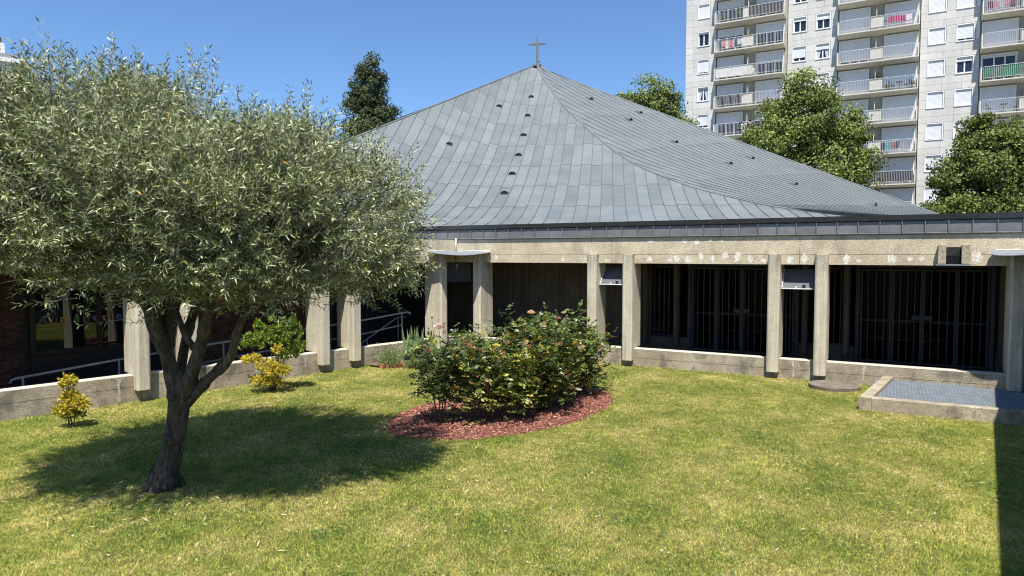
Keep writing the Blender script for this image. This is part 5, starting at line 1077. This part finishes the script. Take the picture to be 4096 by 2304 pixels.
FEATH = [(0.26, 0.32, 0.13), (0.35, 0.41, 0.19), (0.20, 0.26, 0.09)]
herb('love_in_a_mist', -3.05, 16.9, .62, .34, 1500, 'feathery white-flowered plants at the left end of the corner bed', FEATH, [(.75, .78, .68), (.62, .68, .58)], 16, 71)
herb('love_in_a_mist', -2.35, 16.75, .55, .40, 1500, 'feathery green plants in front of the tall iris clump', FEATH, [(.75, .78, .68)], 9, 72)
herb('love_in_a_mist', -0.9, 16.8, .75, .5, 1700, 'grey-green feathery plants between the corner pillars', [(0.31, 0.38, 0.24), (0.40, 0.46, 0.31)], [(.5, .55, .62)], 10, 73)
herb('love_in_a_mist', 0.6, 16.9, .80, .55, 1700, 'feathery plants behind the tall roses at the gallery wall', [(0.29, 0.36, 0.19), (0.37, 0.44, 0.26)], [(.45, .45, .6)], 8, 74)
herb('peony_plant', -1.20, 17.6, 1.05, .42, 700, 'grey-green leafy plant standing between the corner pillars', [(0.12, 0.17, 0.10), (0.17, 0.23, 0.14)], None, 0, 75, (.10, .035))
pp = empty('poppy', (-1.72, 16.0, 0.01), 0, 'single pale pink poppy in front of the left corner pillar', 'poppy')
MB().tube([(0.02, 0, -.02), (0.03, 0, .5), (0.0, 0, 1.04)], [.007, .006, .005], 6).build('stem', m_stem, pp); flower(pp, (0, 0, 1.02), .14, [(0.84, 0.60, 0.66), (0.88, 0.74, 0.77)], 99, 3)
n = 60; rng = np.random.default_rng(5); mobj('foliage', leafmesh('foliage', rng.normal(size=(n, 3)) * np.array([.1, .1, .12]) + np.array([0.02, 0, .3]), rand_dir(n), rand_dir(n), .12, .04, pick_cols(n, FEATH, (1, 1, 1)), m_leaf_shrub), pp)
pb = empty('poppy', (-2.0, 17.0, 0.01), 0, 'tall poppy bud on a bare stem by the left corner pillar', 'poppy'); MB().tube([(0.06, 0, -.02), (.05, 0, .6), (0, 0, 1.20)], [.007, .006, .005], 6).build('stem', m_stem, pb)
MB().tube([(0, 0, 1.18), (0, 0, 1.21), (0, 0, 1.25), (0, 0, 1.285)], [.012, .032, .034, .012], 9).build('bud', plain('poppy_bud', (0.38, 0.38, 0.16), 0.8), pb, smooth=True)

# ------------------------------------------------------------------ manhole lid and grating pit
dsc = empty('manhole_lid', (DISC[0], DISC[1], 0), 0, 'round weathered concrete manhole lid lying in the grass', 'manhole lid')
cir = lambda r_, n=40: [(r_ * math.cos(a), r_ * math.sin(a)) for a in np.linspace(0, 2 * math.pi, n + 1)[:-1]]
MB().prism(cir(.50), -.05, .055).build('rim', surf('weathered_rim', (0.13, 0.095, 0.07), (0.20, 0.155, 0.115), 6, .9), dsc); MB().prism(cir(.495), .0555, .075).build('lid', m_disc, dsc, bevel=.008)
pit = empty('grating_pit', (float(PIT[0][0]), float(PIT[0][1]), 0), aR, 'raised concrete pit with steel gratings beside the right wall', 'pit')
PL_, PWd = 4.9, PIT[2] + 0.0
MB().box(0.2005, PL_, 0, .17, -.44, .235).build('kerb', m_wall, pit, bevel=.012); MB().prism([(0, 0), (.20, 0), (.55, PWd), (.35, PWd)], -.44, .238).build('kerb', m_wall, pit, bevel=.012)
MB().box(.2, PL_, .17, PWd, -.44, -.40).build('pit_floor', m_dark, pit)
def grating(x0, x1, dz, label):
    g = empty('steel_grating', tuple(np.array([PIT[0][0], PIT[0][1]]) + uR * x0 + nR * .175) + (.165 + dz,), aR, label, 'grating', 'gratings over the pit'); Lx = x1 - x0; Ly = PWd - .19; mb = MB()
    for k in range(int(Lx / .06) + 1): mb.box(k * .06, k * .06 + .007, 0, Ly, -.03, 0)
    mb.build('bearing_bars', m_grate, g); mb = MB(); ny = int(Ly / .07)
    for k in range(ny + 1): mb.box(0, Lx, k * Ly / ny - .006, k * Ly / ny + .006, -.012, .0025)
    mb.build('cross_bars', m_grate, g); MB().box(-.004, 0, 0, Ly, -.032, .004).build('edge_bar', m_grate, g); MB().box(Lx, Lx + .006, 0, Ly, -.032, .004).build('edge_bar', m_grate, g)
    MB().box(0, Lx, 0, Ly, -.058, -.05).build('mesh_liner', plain('grey_liner', (0.10, 0.11, 0.12), .8), g)  # solid dark grey sheet close under the bars
grating(.22, 1.95, .0, 'left steel grating over the pit in full sun'); grating(1.98, 3.7, -.03, 'right steel grating over the pit half in shade')

# ------------------------------------------------------------------ clover, fallen leaves, straw on the lawn
rng = np.random.default_rng(81)
npat = 90; d = 5.2 + 12 * rng.random(npat) ** 0.9; k = rng.uniform(-0.75, 0.75, npat); cx, cy = d * k, d
cx = np.concatenate([cx, rng.normal(-4.6, 0.5, 14)]); cy = np.concatenate([cy, rng.normal(7.6, 0.35, 14)])
ci = rng.integers(0, len(cx), 7000); sp_ = 0.10 + 0.22 * rng.random(len(cx))
x = cx[ci] + rng.normal(size=7000) * sp_[ci]; y = cy[ci] + rng.normal(size=7000) * sp_[ci]
a, b_ = pit_local(x, y); ok = in_lawn(x, y, 0.05) & ~in_bed(x, y, 1.0) & ~((a > -0.1) & (b_ > -0.1)) & ((x - DISC[0]) ** 2 + (y - DISC[1]) ** 2 > 0.3); x, y = x[ok], y[ok]; n = len(x)
P_ = np.stack([x, y, lawn_z(x, y) + rng.uniform(0.015, 0.04, n)], 1)
tag(mobj('clover', leafmesh('clover', P_, rand_dir(n) * np.array([1, 1, 0.3]), unit(np.array([0, 0, 1.0]) + 0.5 * rand_dir(n)), rng.uniform(0.022, 0.042, n), rng.uniform(0.016, 0.028, n), pick_cols(n, [(0.11, 0.19, 0.04), (0.15, 0.24, 0.055), (0.08, 0.14, 0.035)], (1, 1, 1)), m_leaf_shrub, 0.1)), 'darker clover and weed leaves in patches across the lawn', 'clover', kind='stuff')
n = 900; x = np.where(rng.random(n) < 0.5, rng.normal(-4.2, 1.6, n), rng.uniform(-5, 7, n)); y = np.where(rng.random(n) < 0.5, rng.normal(8.2, 1.4, n), rng.uniform(5, 14, n)); a, b_ = pit_local(x, y)
ok = in_lawn(x, y, 0.05) & ~((a > -0.1) & (b_ > -0.1)) & ~in_bed(x, y, 1.0); x, y = x[ok], y[ok]; n = len(x); P_ = np.stack([x, y, lawn_z(x, y) + rng.uniform(0.02, 0.04, n)], 1)
tag(mobj('fallen_leaves', leafmesh('fallen_leaves', P_, rand_dir(n) * np.array([1, 1, 0.25]), unit(np.array([0, 0, 1.0]) + 0.4 * rand_dir(n)), rng.uniform(0.05, 0.13, n), rng.uniform(0.006, 0.014, n), pick_cols(n, [(0.62, 0.52, 0.30), (0.45, 0.35, 0.18), (0.30, 0.22, 0.12), (0.55, 0.50, 0.38)], (3, 2, 1, 1)), m_chip, 0.1)), 'dry straw and fallen olive leaves lying on the lawn', 'leaves', kind='stuff')
m_lime = surf('lime_streak', (0.40, 0.355, 0.27), (0.58, 0.53, 0.43), 9, 0.95, speck=((0.33, 0.28, 0.20), 22, 0.48, 0.62))
def streak_(g, x, z0, z1, wd, sd):
    rr = random.Random(sd); n_ = 9; L_ = []; R_ = []
    for q in range(n_):
        z = z1 + (z0 - z1) * q / (n_ - 1); w_ = wd * (1.0 if q == 0 else rr.uniform(0.22, 0.5)) * (1 - 0.4 * q / n_); xo = rr.uniform(-.012, .012); L_.append((x + xo - w_ / 2, -0.0025, z)); R_.append((x + xo + w_ / 2, -0.0025, z))
    MB().add(L_ + R_, [(q, q + 1, n_ + q + 1, n_ + q) for q in range(n_ - 1)]).build('lime_streak', m_lime, g)
for g, x, z0, z1, wd in ((gR, 6.75, 0.04, 0.418, 0.10), (gR, 9.05, 0.05, 0.418, 0.14), (gR, 10.45, 0.10, 0.418, 0.11), (gR, 2.2, 0.1, 0.418, 0.1), (gL, -6.05, 0.0, 0.418, 0.26), (gL, -8.85, -0.02, 0.418, 0.16), (gL, -4.85, 0.15, 0.40, 0.10), (gL, -2.65, 0.22, 0.36, 0.14)): streak_(g, x, z0, z1, wd, int(abs(x) * 100))
